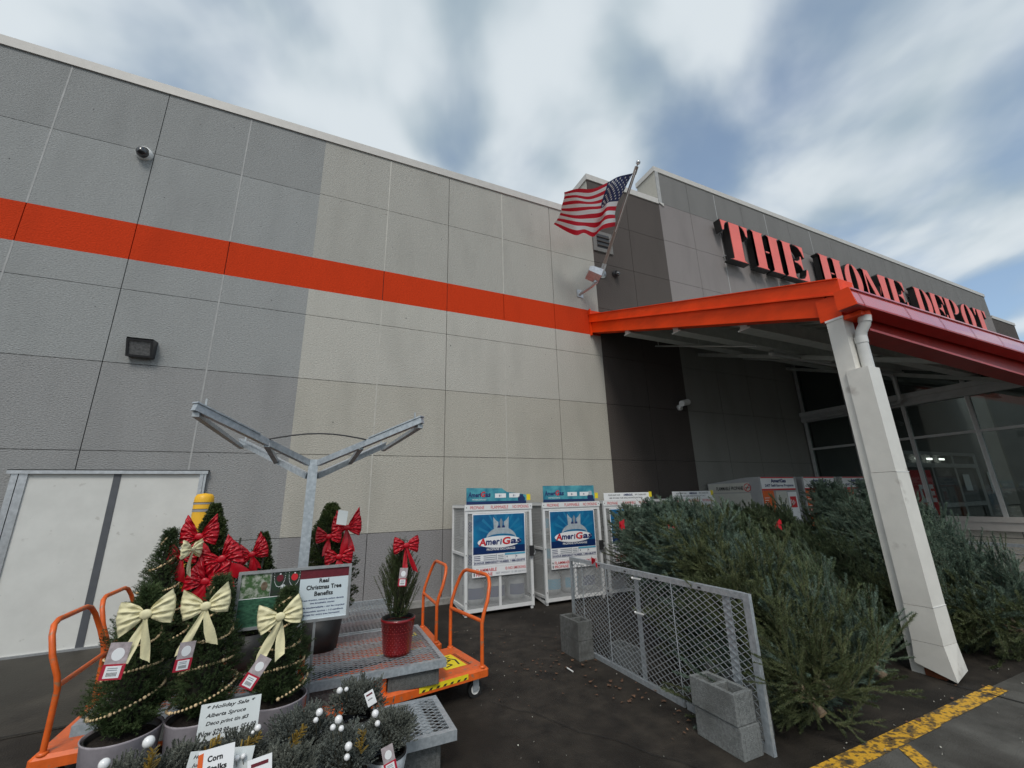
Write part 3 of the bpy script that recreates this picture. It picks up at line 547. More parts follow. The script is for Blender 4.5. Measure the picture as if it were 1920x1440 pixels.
# flag
FR = {0: [(6.287, 6.3, 9.288), (5.757, 6.22, 8.952), (5.483, 6.35, 8.761), (5.018, 6.3, 8.391), (4.535, 6.2, 8.185), (4.275, 6.33, 8.104)],
      7: [(6.099, 6.72, 8.74), (5.725, 6.62, 8.529), (5.614, 6.82, 8.438), (5.147, 6.74, 8.194), (4.735, 6.66, 8.002), (4.461, 6.77, 8.017)],
      10: [(6.132, 6.92, 8.502), (5.736, 6.82, 8.268), (5.709, 7.04, 8.254), (5.287, 6.96, 8.077), (4.833, 6.88, 7.9), (4.497, 7.02, 7.969)],
      13: [(6.246, 7.12, 8.314), (5.768, 7.02, 8.05), (5.668, 7.26, 7.966), (5.326, 7.2, 7.915), (4.966, 7.06, 7.691), (4.499, 7.17, 7.954)]}
def cr(p, t):   # smooth curve through control points
    n = len(p) - 1; x = t * n; i = min(int(x), n - 1); f = x - i; P = [Vector(p[max(0, min(n, j))]) for j in (i - 1, i, i + 1, i + 2)]
    return .5 * ((2 * P[1]) + (P[2] - P[0]) * f + (2 * P[0] - 5 * P[1] + 4 * P[2] - P[3]) * f * f + (3 * P[1] - P[0] - 3 * P[2] + P[3]) * f ** 3)
def flagpt(u, v):  # u 0..1 hoist to fly, v 0..13
    ks = [0, 7, 10, 13]; cps = [cr(FR[k], u) for k in ks]
    for a in range(3):
        if v <= ks[a + 1]: f = (v - ks[a]) / (ks[a + 1] - ks[a]); f = f; return cps[a].lerp(cps[a + 1], f) + V3(0, .03 * math.sin(v * .9 + u * 9), 0)
NU = 40; P = [[flagpt(u / NU, v / 2) for v in range(27)] for u in range(NU + 1)]
def fm(i, j):
    if i < NU * .4 and j < 14: return m_fblue
    return m_fred if (j // 2) % 2 == 0 else m_fwhite
g = MB(); g.grid(P, fm)
for ry in range(9):
    for c in range(6 if ry % 2 == 0 else 5):
        u = (.033 + c * .066 + (0 if ry % 2 == 0 else .033)); v = .72 + ry * .70; o = flagpt(u, v); du = (flagpt(u + .01, v) - o).normalized(); dv = (flagpt(u, v + .1) - o).normalized(); n_ = du.cross(dv).normalized()
        if n_.y > 0: n_ = -n_
        g.poly([o + n_ * .006 + (du * math.sin(6.283 * k / 10) - dv * math.cos(6.283 * k / 10)) * (.034 if k % 2 == 0 else .014) for k in range(10)], m_fwhite)
tag(g.build('flag'), 'red white and blue striped flag blowing left from the leaning flagpole', 'flag')
t = thing('wall_vent', 'square beige louvred vent on the brown wall just behind the flag', 'vent', (6.25, YW, 8.15))
g = MB(); g.prism([(0, 0), (.62, 0), (.62, .62), (0, .62)], (6.05, YW - .001, 8.0), AX, AZ, 0, .04, m_portal2); g.build('frame', t)
g = MB(); g.box((6.16, YW - .05, 8.12), (6.56, YW - .041, 8.52), m_blackp)
for k in range(3): g.box((6.16, YW - .075, 8.16 + k * .13), (6.56, YW - .052, 8.18 + k * .13), m_dark)
g.build('louvre', t)
# bollard
t = thing('bollard', 'yellow plastic bollard with grey reflective bands in front of the white freight door', 'bollard', (-1.40, 7.0, 0))
g = MB(); g.lathe([(.115, 0), (.112, 1.80), (.108, 1.85), (.085, 1.885), (.001, 1.90)], (-1.40, 7.0, 0), m_yelp, n=26); g.build('sleeve', t)
g = MB(); g.lathe([(.1145, 1.755), (.1145, 1.775)], (-1.40, 7.0, 0), m_tape, n=26); g.lathe([(.1145, 1.66), (.1145, 1.69)], (-1.40, 7.0, 0), m_tape, n=26); g.lathe([(.1142, 1.776), (.1142, 1.782)], (-1.40, 7.0, 0), m_black, n=26); g.lathe([(.1142, 1.691), (.1142, 1.697)], (-1.40, 7.0, 0), m_black, n=26); g.build('reflective_band', t)

# ------------------------------------------------------------------ galvanised rack post
PX, PY, PZ = -.065, 4.12, 2.10
t = thing('rack_post', 'tall galvanised steel post with four arms spread like a Y', 'display rack', (PX, PY, 0))
g = MB(); g.box((PX - .038, PY - .038, 0), (PX + .038, PY + .038, PZ), m_galv); g.build('post', t)
tips = {'fl': V3(-.80, 3.30, 2.36), 'bl': V3(-.76, 4.92, 2.34), 'fr': V3(.72, 3.34, 2.36), 'br': V3(.63, 4.86, 2.34)}
for k, tp in tips.items():
    g = MB(); s0 = V3(PX + (.038 if tp.x > 0 else -.038), PY + (-.02 if tp.y < PY else .02), PZ - (.03 if tp.y < PY else .14)); d = (tp - s0)
    g.bar(s0, tp, .04, .05, m_galv); g.bar(s0 + d * .52 + V3(0, 0, .03), tp + V3(0, 0, .03), .055, .01, m_galv)
    g.bar(s0 + d * .93 + V3(0, 0, .03), s0 + d * .93 + V3(0, 0, .09), .012, .012, m_galvd); g.build('arm', t)
for a, b in (('fl', 'bl'), ('fr', 'br')):
    for f in (.985, .46):
        A = V3(PX, PY, PZ).lerp(tips[a], f) - V3(0, 0, .045); Bq = V3(PX, PY, PZ - .11).lerp(tips[b], f) - V3(0, 0, .045); g = MB(); g.bar(A, Bq + (Bq - A) * (.02 if f > .9 else .0), .04, .03, m_galvd); g.build('cross_bar', t)
g = MB(); A = V3(PX, PY, PZ).lerp(tips['fl'], .46); Bq = V3(PX, PY, PZ).lerp(tips['fr'], .52); g.tube([A.lerp(Bq, i / 8) + V3(0, 0, .05 * math.sin(math.pi * i / 8)) for i in range(9)], .006, m_blackp, n=6); g.build('strap', t)

# ------------------------------------------------------------------ mesh benches
def bench(x0, x1, y0, y1, z, label, rib=0):
    t = thing('mesh_bench', label, 'display bench', ((x0 + x1) / 2, (y0 + y1) / 2, z - .05), group='galvanised mesh benches')
    g = MB()
    for a, b in (((x0, y0, z - .06), (x1, y0 + .04, z)), ((x0, y1 - .04, z - .06), (x1, y1, z)), ((x0, y0 + .041, z - .06), (x0 + .04, y1 - .041, z)), ((x1 - .04, y0 + .041, z - .06), (x1, y1 - .041, z))): g.box(a, b, m_galv)
    for yy in ([(y0 + (y1 - y0) * k / 3) for k in (1, 2)] if not rib else []): g.box((x0 + .041, yy - .025, z - .045), (x1 - .041, yy + .025, z - .012), m_galvd)
    for k in range(rib): xx = x0 + (x1 - x0) * (k + .5) / rib; g.box((xx - .035, y0 + .041, z - .05), (xx + .035, y1 - .041, z - .010), m_galvd)
    g.build('frame', t)
    g = MB(); g.dmesh((x0 + .03, y0 + .03, z - .004), AX, AY, x1 - x0 - .06, y1 - y0 - .06, .078, .046, .0045, m_galv); g.build('mesh_top', t)
bench(.02, 1.12, 3.92, 5.08, .42, 'mesh bench carrying the red flower pot, right of the post')
bench(.02, 1.02, 5.10, 6.6, .42, 'mesh bench at the back right against the wall')
bench(-1.28, -.16, 3.94, 5.08, .42, 'mesh bench behind the potted spruces, left of the post')
bench(-1.28, -.16, 5.10, 6.4, .42, 'mesh bench at the back left behind the red bows')
bench(-1.15, .98, 3.15, 3.72, .25, 'low mesh bench under the grey pots at the front', rib=6)
def cinder(x0, y0, z0, dx, dy, label, mt=m_block, grp='cinder blocks', h=.19):
    t = MB(); x1, y1, z1 = x0 + dx, y0 + dy, z0 + h; w = .032
    # outer shell with two open cores
    lx = dy > dx; r_ = .006
    def H(a, b): t.box(a, b, mt)
    H((x0, y0, z0), (x0 + w, y1, z1)); H((x1 - w, y0, z0), (x1, y1, z1)); H((x0 + w, y0, z0), (x1 - w, y0 + w, z1)); H((x0 + w, y1 - w, z0), (x1 - w, y1, z1))
    if lx: H((x0 + w, (y0 + y1) / 2 - w / 2, z0), (x1 - w, (y0 + y1) / 2 + w / 2, z1 - .001))
    else: H(((x0 + x1) / 2 - w / 2, y0 + w, z0), ((x0 + x1) / 2 + w / 2, y1 - w, z1 - .001))
    t.box((x0 + w, y0 + w, z0 + .002), (x1 - w, y1 - w, z0 + .012), m_blockd)
    o = t.build('cinder_block'); tag(o, label, 'cinder block', grp); 
    bv = o.modifiers.new('bevel', 'BEVEL'); bv.width = .004; bv.segments = 2; bv.limit_method = 'ANGLE'
    return o
cinder(2.72, 2.41, .193, .19, .39, 'grey cinder block with open cores, top of the near stack beside the mesh gate')
cinder(2.727, 2.40, 0, .19, .39, 'grey cinder block, bottom of the near stack beside the mesh gate')
cinder(2.74, 4.39, .193, .19, .39, 'dark grey cinder block, top of the far stack by the mesh gate', m_blockd)
cinder(2.74, 4.39, 0, .19, .39, 'dark grey cinder block, bottom of the far stack by the mesh gate', m_blockd)
cinder(3.02, 2.52, 0, .19, .39, 'cinder block behind the mesh gate, under the near one', m_blockd); cinder(3.02, 2.52, .193, .19, .39, 'cinder block behind the mesh gate next to the near stack, upper one', m_blockd)
cinder(3.02, 3.85, 0, .19, .39, 'cinder block seen through the middle of the mesh gate', m_block)
cinder(.645, 3.95, .235, .42, .2, 'dark smooth block on the orange cart under the right bench', m_blockd, h=.125)
cinder(.06, 3.95, .235, .42, .2, 'grey block on the orange cart just right of the post', m_blockd, h=.125)
cinder(-.9, 3.95, .235, .42, .2, 'dark block under the left mesh bench', m_blockd, h=.125)
cinder(.50, 3.22, 0, .39, .38, 'dark block under the right end of the low bench', m_blockd); cinder(-.9, 3.22, 0, .39, .38, 'dark block under the left end of the low bench', m_blockd)
o = MB(); o.bbox((.485, 3.955, .235), (.635, 4.14, .36), m_cart); tag(o.build('orange_block'), 'short orange painted block wedged between two dark blocks under the bench', 'block')
# ------------------------------------------------------------------ flatbed carts
def cart():
    t = thing('flatbed_cart', 'x', 'cart', (0, 0, 0), group='orange flatbed carts', local=True)
    g = MB(); g.bbox((-1.5, -.36, .17), (.06, .36, .245), m_cart, r=.02); g.build('deck', t)
    for s_ in (1,):
        h = MB()
        y = .33
        pts = [(0, -y, .24), (0, -y, .60), (.02, -y, .66), (.09, -y * .80, .85), (.125, -y * .70, .94), (.14, -y * .52, .985), (.142, -y * .3, .995), (.142, y * .3, .995), (.14, y * .52, .985), (.125, y * .70, .94), (.09, y * .80, .85), (.02, y, .66), (0, y, .60), (0, y, .24)]
        pts = [(0, -y, .24), (0, -y, .60), (.015, -y * 1.02, .68), (.06, -y * 1.03, .80), (.10, -y * .93, .92), (.118, -y * .80, .975), (.125, -y * .6, .995), (.125, y * .6, .995), (.118, y * .80, .975), (.10, y * .93, .92), (.06, y * 1.03, .80), (.015, y * 1.02, .68), (0, y, .60), (0, y, .24)]
        h.tube(pts, .0175, m_cart, n=12); h.tube([(.0, -y, .62), (.0, y, .62)], .0165, m_cart, n=12)
        for q_ in (-y, y): h.lathe([(.03, 0), (.03, .012), (.018, .016)], (0, q_, .244), m_cart, n=14)
        h.build('handle', t)
    for cx_, cy_ in ((-.05, -.27), (-.05, .27), (-1.38, -.27), (-1.38, .27)):
        w = MB(); w.tube([(cx_, cy_ - .02, .07), (cx_, cy_ + .02, .07)], .07, m_black, n=22); wo = w.build('wheel', t)
        w = MB(); w.tube([(cx_, cy_ - .024, .07), (cx_, cy_ + .024, .07)], .042, m_white, n=18); w.tube([(cx_, cy_ - .035, .07), (cx_, cy_ + .035, .07)], .012, m_galv, n=8); w.build('hub', wo)
        w = MB(); w.box((cx_ - .03, cy_ - .036, .06), (cx_ + .03, cy_ - .031, .168), m_galv); w.box((cx_ - .03, cy_ + .031, .06), (cx_ + .03, cy_ + .036, .168), m_galv); w.box((cx_ - .045, cy_ - .045, .155), (cx_ + .045, cy_ + .045, .169), m_blackp); w.build('caster_fork', t)
    g = MB(); g.box((-.62, -.361, .19), (-.16, -.3595, .232), m_stick)
    for k in range(7): g.add([(-.60 + k * .065, -.3625, .192), (-.575 + k * .065, -.3625, .192), (-.56 + k * .065, -.3625, .208), (-.585 + k * .065, -.3625, .208)], [(0, 1, 2, 3)], m_black)
    g.add([(-.30, -.20, .247), (-.09, -.20, .247), (-.09, .14, .247), (-.30, .14, .247)], [(0, 1, 2, 3)], m_stick)
    for k in range(10): g.add([(-.075, -.2 + k * .035, .247), (-.045, -.2 + k * .035, .247), (-.045, -.185 + k * .035, .247), (-.075, -.185 + k * .035, .247)], [(0, 1, 2, 3)], m_ink)
    for (xa, ya, xb, yb) in ((-.27, -.15, -.20, -.12), (-.2, -.12, -.24, -.05), (-.24, -.05, -.16, 0), (-.16, 0, -.26, .05), (-.14, -.14, -.12, -.02), (-.12, -.02, -.17, .06), (-.28, .08, -.13, .09)): g.bar((xa, ya, .248), (xb, yb, .248), .016, .001, m_ink)
    g.build('warning_sticker', t)
    return t
c0 = cart(); CT = [(c0, None)]
c0.location = (1.45, 4.42, 0); c0.rotation_euler = (0, 0, R(10)); c0['label'] = 'orange flatbed cart with a yellow warning sticker, in front of the first mesh cage'
dup(c0, 'orange flatbed cart further back on the right, behind the front right handle', (1.30, 5.30, 0), (0, 0, 0))
dup(c0, 'orange flatbed cart at the front left beside the grey spruce pot', (-1.44, 4.42, 0), (0, 0, R(180)))
dup(c0, 'orange flatbed cart at the back left, handle against the white freight door', (-1.48, 5.27, 0), (0, 0, R(180)))

# ------------------------------------------------------------------ propane cages
def tankmesh(loc, label, grp):
    c = loc; t = thing('propane_cylinder', label, 'gas cylinder', c, group=grp)
    g = MB(); g.lathe([(.10, 0), (.105, .03), (.14, .04), (.152, .08), (.152, .27), (.14, .32), (.09, .355), (.03, .365), (.001, .365)], c, m_tank, n=18); g.build('body', t)
    g = MB(); g.lathe([(.085, .355), (.088, .44), (.084, .44), (.081, .355)], c, m_tank, n=18); g.build('collar', t)
    g = MB(); a0 = R(-150)
    g.add([(c[0] + .1535 * math.cos(a0 + R(120) * k / 8), c[1] + .1535 * math.sin(a0 + R(120) * k / 8), c[2] + z) for z in (.10, .26) for k in range(9)], [(k, k + 1, k + 10, k + 9) for k in range(8)], m_navy if int(c[0] * 100) % 3 else m_cyan); g.build('label_band', t)
def cage(x0, z_, idx, kind, label, x1=None):
    yf = 6.69; x1 = x1 or x0 + 1.2; yb = 7.42; H_ = 1.635
    t = thing('propane_cage', label, 'gas cage', ((x0 + x1) / 2, (yf + yb) / 2, 0), group='white mesh propane cages by the wall')
    g = MB(); w = .045
    for x in (x0, x1 - w):
        g.box((x, yf, .04), (x + w, yf + w, H_), m_cage); g.box((x, yb - w, .1), (x + w, yb, H_), m_cage)
        g.box((x + .003, yf + w, .10), (x + w - .003, yb - w, .14), m_cage); g.box((x + .003, yf + w, .86), (x + w - .003, yb - w, .90), m_cage); g.box((x + .003, yf + w, H_ - .04), (x + w - .003, yb - w, H_), m_cage)
    for z in (.05, H_ - .13): g.box((x0 + w, yf + .002, z), (x1 - w, yf + w - .002, z + .05), m_cage)
    g.box((x0 - .01, yf - .012, H_ - .082), (x1 + .01, yf - .001, H_ + .01), m_cage); g.box((x0 + .01, yf + .01, H_ + .0), (x1 - .01, yb, H_ + .012), m_kgrey)
    xm = (x0 + x1) / 2; g.box((xm - .02, yf + .004, .101), (xm + .02, yf + .03, H_ - .132), m_cage)
    for z in (.105, .60, 1.10): g.box((x0 + w, yf + w, z), (x1 - w, yb - w, z + .012), m_kgrey)
    g.box((x0 + w, yb - .02, .14), (x1 - w, yb - .01, H_ - .05), m_cagei)
    g.add([(x0 + .01, yf + .02, .0), (x0 + .05, yf + .02, .0), (x0 + .05, yb, .1), (x0 + .01, yb, .1), (x0 + .01, yf + .02, .04), (x0 + .05, yf + .02, .04), (x0 + .05, yb, .14), (x0 + .01, yb, .14)], [(3, 2, 1, 0), (4, 5, 6, 7), (0, 1, 5, 4), (1, 2, 6, 5), (2, 3, 7, 6), (3, 0, 4, 7)], m_cage)
    g.cbox((x1 - .04, yf + .03, .02), (.04, .04, .04), m_cage); g.build('frame', t)
    g = MB(); g.dmesh((x0 + w, yf + .015, .10), AX, AZ, x1 - x0 - 2 * w, H_ - .23, .026, .046, .0046, m_cagem); g.dmesh((x0 + .02, yb - w, .14), (0, -1, 0), AZ, yb - yf - 2 * w, H_ - .18, .030, .052, .0044, m_cagem); g.build('expanded_mesh', t)
    g = MB(); W_ = x1 - x0
    for s_, a_, b_ in (('PROPANE', .07, .27), ('FLAMMABLE', .37, .63), ('NO SMOKING', .70, .95)): g.text(s_, (x0 + W_ * a_, yf - .013, H_ - .062), AX, AZ, W_ * (b_ - a_), .05, m_lred); g.build('warning_lettering', t); g = MB()
    # poster
    def zs(mb_): mb_.v = [(a_[0], a_[1], 1.49 - (1.49 - a_[2]) * 1.16) for a_ in mb_.v]; return mb_
    if kind < 3:
        p0 = x0 + .135; p1 = x1 - .15; yp = yf - .006
        p = MB(); p.box((p0 - .015, yp - .004, .80), (p1 + .015, yp, 1.50), m_lwhite); p.box((p0, yp - .0065, .965), (p1, yp - .0045, 1.485), m_blue); p.box((p0, yp - .0075, .965), (p1, yp - .0067, 1.06), m_bluedk)
        po = zs(p).build('poster', t)
        c = MB(); cx_ = (p0 + p1) / 2 + .03; PW = p1 - p0; yy = yp - .008
        def fl(pts, mt, l=0.): c.poly([(x, yy - l, z) for x, z in pts], mt)
        for a in (60, 75, 105, 120, 38, 142, 20, 160): fl([(cx_, 1.16), (cx_ + .42 * math.cos(R(a - 3)), min(1.48, 1.16 + .42 * math.sin(R(a - 3)))), (cx_ + .42 * math.cos(R(a + 3)), min(1.48, 1.16 + .42 * math.sin(R(a + 3))))] if abs(.42 * math.cos(R(a))) < PW / 2 - .06 else [(cx_, 1.16), (cx_ + .3 * math.cos(R(a - 3)), 1.16 + .3 * math.sin(R(a - 3))), (cx_ + .3 * math.cos(R(a + 3)), 1.16 + .3 * math.sin(R(a + 3)))], m_glow)
        fl([(cx_ + .27 * math.cos(R(k * 10)), 1.15 + .155 * math.sin(R(k * 10))) for k in range(19)], m_tankp, .0008)
        fl([(cx_ - .25, 1.15)] + [(cx_ + .25 * math.cos(R(180 - k * 10)), 1.17 + .05 * math.sin(R(k * 10))) for k in range(19)], m_blue, .0012)
        fl([(cx_ - .13, 1.27), (cx_ - .14, 1.45), (cx_ - .09, 1.40), (cx_ - .05, 1.38), (cx_ - .05, 1.29), (cx_ + .05, 1.29), (cx_ + .05, 1.38), (cx_ + .09, 1.40), (cx_ + .14, 1.45), (cx_ + .13, 1.27)], m_tankp, .0014)
        fl([(cx_ - .015, 1.30), (cx_ - .03, 1.38), (cx_, 1.43), (cx_ + .03, 1.38), (cx_ + .015, 1.30)], m_prgrey, .002); fl([(cx_ - .07, 1.30), (cx_ + .07, 1.30), (cx_ + .06, 1.33), (cx_ - .06, 1.33)], m_navy, .0018)
        fl([(p0 + PW * (.5 + .42 * math.cos(R(k * 12))), 1.115 + .078 * math.sin(R(k * 12))) for k in range(30)], m_lwhite, .0022)
        zs(c).build('cylinder_picture', po)
        c = MB(); a0_ = p0 + PW * .10
        # two-colour word mark
        for s_, a_, b_, h_, mt in (('A', .0, .14, .095, m_lred), ('mer', .13, .40, .062, m_navy), ('i', .405, .44, .072, m_navy), ('G', .45, .61, .098, m_lred), ('as', .61, .83, .062, m_navy)): c.text(s_, (a0_ + PW * a_, yy - .003, 1.078 + (0 if h_ < .09 else -.004)), AX, AZ, PW * (b_ - a_), h_, mt, bold=.035, shear=.12)
        c.text('PROPANE EXCHANGE', (p0 + PW * .25, yy - .003, 1.005), AX, AZ, PW * .55, .030, m_lwhite, bold=.01)
        for k in range(3):
            for q_ in range(2): fl([(p0 + .01 + q_ * PW * .18, .944 - k * .024), (p0 + .01 + q_ * PW * .18 + PW * (.12 if q_ == 0 else .24), .944 - k * .024), (p0 + .01 + q_ * PW * .18 + PW * (.12 if q_ == 0 else .24), .936 - k * .024), (p0 + .01 + q_ * PW * .18, .936 - k * .024)], m_navy if q_ == 0 else m_prgrey)
            fl([(p0 + PW * .46, .94 - k * .022), (p0 + PW * .57, .94 - k * .022), (p0 + PW * .57, .932 - k * .022), (p0 + PW * .46, .932 - k * .022)], m_prgrey)
        fl([(p0 + PW * .60, .935), (p1 - .002, .935), (p1 - .002, .957), (p0 + PW * .60, .957)], m_cyan, .0002)
        for xx in (.435, .595, .80): fl([(p0 + PW * xx, .88), (p0 + PW * xx + .004, .88), (p0 + PW * xx + .004, .957), (p0 + PW * xx, .957)], m_navy)
        for a_ in (.63, .82): c.text('1', (p0 + PW * a_, yy, .90), AX, AZ, .012, .022, m_navy)
        for zz in (.872, .832): fl([(p0, zz), (p1, zz), (p1, zz + .0025), (p0, zz + .0025)], m_navy)
        c.text('24-HOUR EMERGENCY NUMBER: 1-888-428-8779', (p0 + .01, yy, .842), AX, AZ, PW - .02, .024, m_navy, bold=.03)
        zs(c).build('poster_lettering', po)
        f_ = MB(); f_.box((p0 - .015, yp - .004, .675), (p1 + .015, yp, .798), m_lwhite); fo = zs(f_).build('flammable_notice', t)
        c = MB(); c.text('FLAMMABLE', (p0 + .05, yp - .0055, .742), AX, AZ, PW * .38, .04, m_lred, bold=.01); c.text('PROPANE', (p0 + .05, yp - .0055, .687), AX, AZ, PW * .30, .04, m_lred, bold=.01); c.text('NO SMOKING', (p0 + PW * .66, yp - .0055, .742), AX, AZ, PW * .34, .038, m_lred, bold=.01); c.text('NET WEIGHT 15 LBS (6.8 KG)', (p0 + PW * .42, yp - .0055, .69), AX, AZ, PW * .58, .032, m_prgrey)
        fl([(p0 + .0, .75), (p0 + .018, .785), (p0 + .036, .75)], m_navy, -.004); fl([(p0 + .008, .69), (p0 + .028, .69), (p0 + .028, .73), (p0 + .008, .73)], m_cyan, -.004)
        c.lathe([(.012, 0), (.018, 0)], (p0 + PW * .62, yp - .006, .76), m_lred, n=16, axis=(0, -1, 0)); c.bar((p0 + PW * .62 - .01, yp - .0062, .77), (p0 + PW * .62 + .01, yp - .0062, .75), .004, .001, m_lred); zs(c).build('notice_lettering', fo)
    # topper
    tz = H_ + .012; tx0 = x0 + .02; yt = yf + .0
    if kind in (0, 1):
        k_ = MB(); tw = 1.08
        pts = [(0, 0), (tw, 0), (tw, .14), (.93, .17), (.72, .19), (.63, .255), (0, .265)] if kind == 0 else [(0, 0), (tw, 0), (tw, .285), (0, .285)]
        k_.prism(pts, (tx0, yt, tz), AX, AZ, 0, .012, m_teal); k_.prism([(0, 0), (tw, 0), (tw, .045), (0, .05)], (tx0, yt - .0005, tz), AX, AZ, .012, .0125, m_bluedk); ko = k_.build('topper_sign', t)
        c = MB(); yy = yt - .014
        for s_, a_, b_, h_, mt in (('A', .03, .085, .085, m_navy), ('meri', .085, .25, .07, m_navy), ('G', .25, .325, .09, m_lred), ('as', .325, .42, .06, m_navy)): c.text(s_, (tx0 + a_ * 1.0, yy, tz + .115), AX, AZ, (b_ - a_), h_, mt, bold=.035, shear=.1)
        c.text('PROPANE EXCHANGE', (tx0 + .10, yy, tz + .065), AX, AZ, .24, .022, m_lwhite)
        for a_ in (.50, .76): c.poly([(tx0 + a_, yy, tz + .10), (tx0 + a_ + .2, yy, tz + .10), (tx0 + a_ + .2, yy, tz + .17), (tx0 + a_, yy, tz + .17)], m_lwhite); c.text('$1', (tx0 + a_ + .07, yy - .001, tz + .115), AX, AZ, .04, .035, m_navy)
        cx_ = tx0 + .99
        c.poly([(cx_ + .07 * math.cos(R(a)), yy, tz + .075 + .055 * math.sin(R(a))) for a in range(0, 360, 20)], m_bluedk); c.poly([(cx_ - .035, yy - .0006, tz + .11), (cx_ + .035, yy - .0006, tz + .11), (cx_ + .035, yy - .0006, tz + (.15 if kind == 0 else .185)), (cx_ - .035, yy - .0006, tz + (.15 if kind == 0 else .185))], m_tankp if kind else m_bluedk)
        c.build('topper_lettering', ko)
    else:
        k_ = MB(); k_.box((tx0, yt - .01, tz), (tx0 + 1.12, yt, tz + .14), m_lwhite); ko = k_.build('topper_sign', t); c = MB()
        c.text('PLEASE LEAVE YOUR', (tx0 + .10, yt - .012, tz + .085), AX, AZ, .28, .028, m_ink); c.text('AMERIGAS', (tx0 + .46, yt - .012, tz + .08), AX, AZ, .22, .04, m_navy, bold=.03); c.text('EMPTY CYLINDER OUTSIDE', (tx0 + .74, yt - .012, tz + .085), AX, AZ, .28, .028, m_ink); c.text('SEE STORE FOR EXCHANGE DETAILS', (tx0 + .12, yt - .012, tz + .03), AX, AZ, .80, .026, m_ink); c.build('topper_lettering', ko)
    k_ = MB(); k_.box((tx0 + 1.09, yt - .016, tz + .05), (tx0 + 1.16, yt - .0125, tz + .15), m_stick); k_.build('yellow_tag', t)
    k_ = MB(); k_.box((x1 - .07, yf - .05, .80), (x1 + .0, yf - .013, .96), m_blackp); k_.tube([(x1 - .0, yf - .06, .90), (x1 + .02, yf - .065, .86), (x1 - .01, yf - .06, .82)], .008, m_alu, n=6); k_.build('latch', t)
    k_ = MB()
    for z in (H_ - .035, .88, .2):
        for x in (x0 + .02, x1 - .02): k_.ball((x, yf - .012, z), .008, m_blackp, n=6)
    k_.build('bolt', t)
    return t
cage(2.18, 0, 0, 0, 'white mesh gas cage nearest the carts, its blue topper cut at the corner')
cage(3.60, 0, 1, 1, 'white mesh gas cage in the middle with a full rectangular blue topper')
cage(4.90, 0, 2, 2, 'white mesh gas cage half hidden by fir branches with a white topper')
cage(6.62, 0, 3, 3, 'white mesh gas cage behind the fir tops beside the grey kiosk')
for x0, nm, cols in ((2.18, 'first', 3), (3.60, 'middle', 3)):
    for zi, z in enumerate((.117, .612, 1.112)):
        for k in range(cols): tankmesh((x0 + .24 + k * .36, 6.69 + .22, z), 'white gas cylinder behind the mesh of the %s cage, %s shelf' % (nm, ('bottom', 'middle', 'top')[zi]), 'cylinders in the %s cage' % nm)
        if nm == 'first': tankmesh((x0 + .24, 6.69 + .54, z), 'white gas cylinder at the back left of the first cage, %s shelf' % ('bottom', 'middle', 'top')[zi], 'cylinders in the first cage')

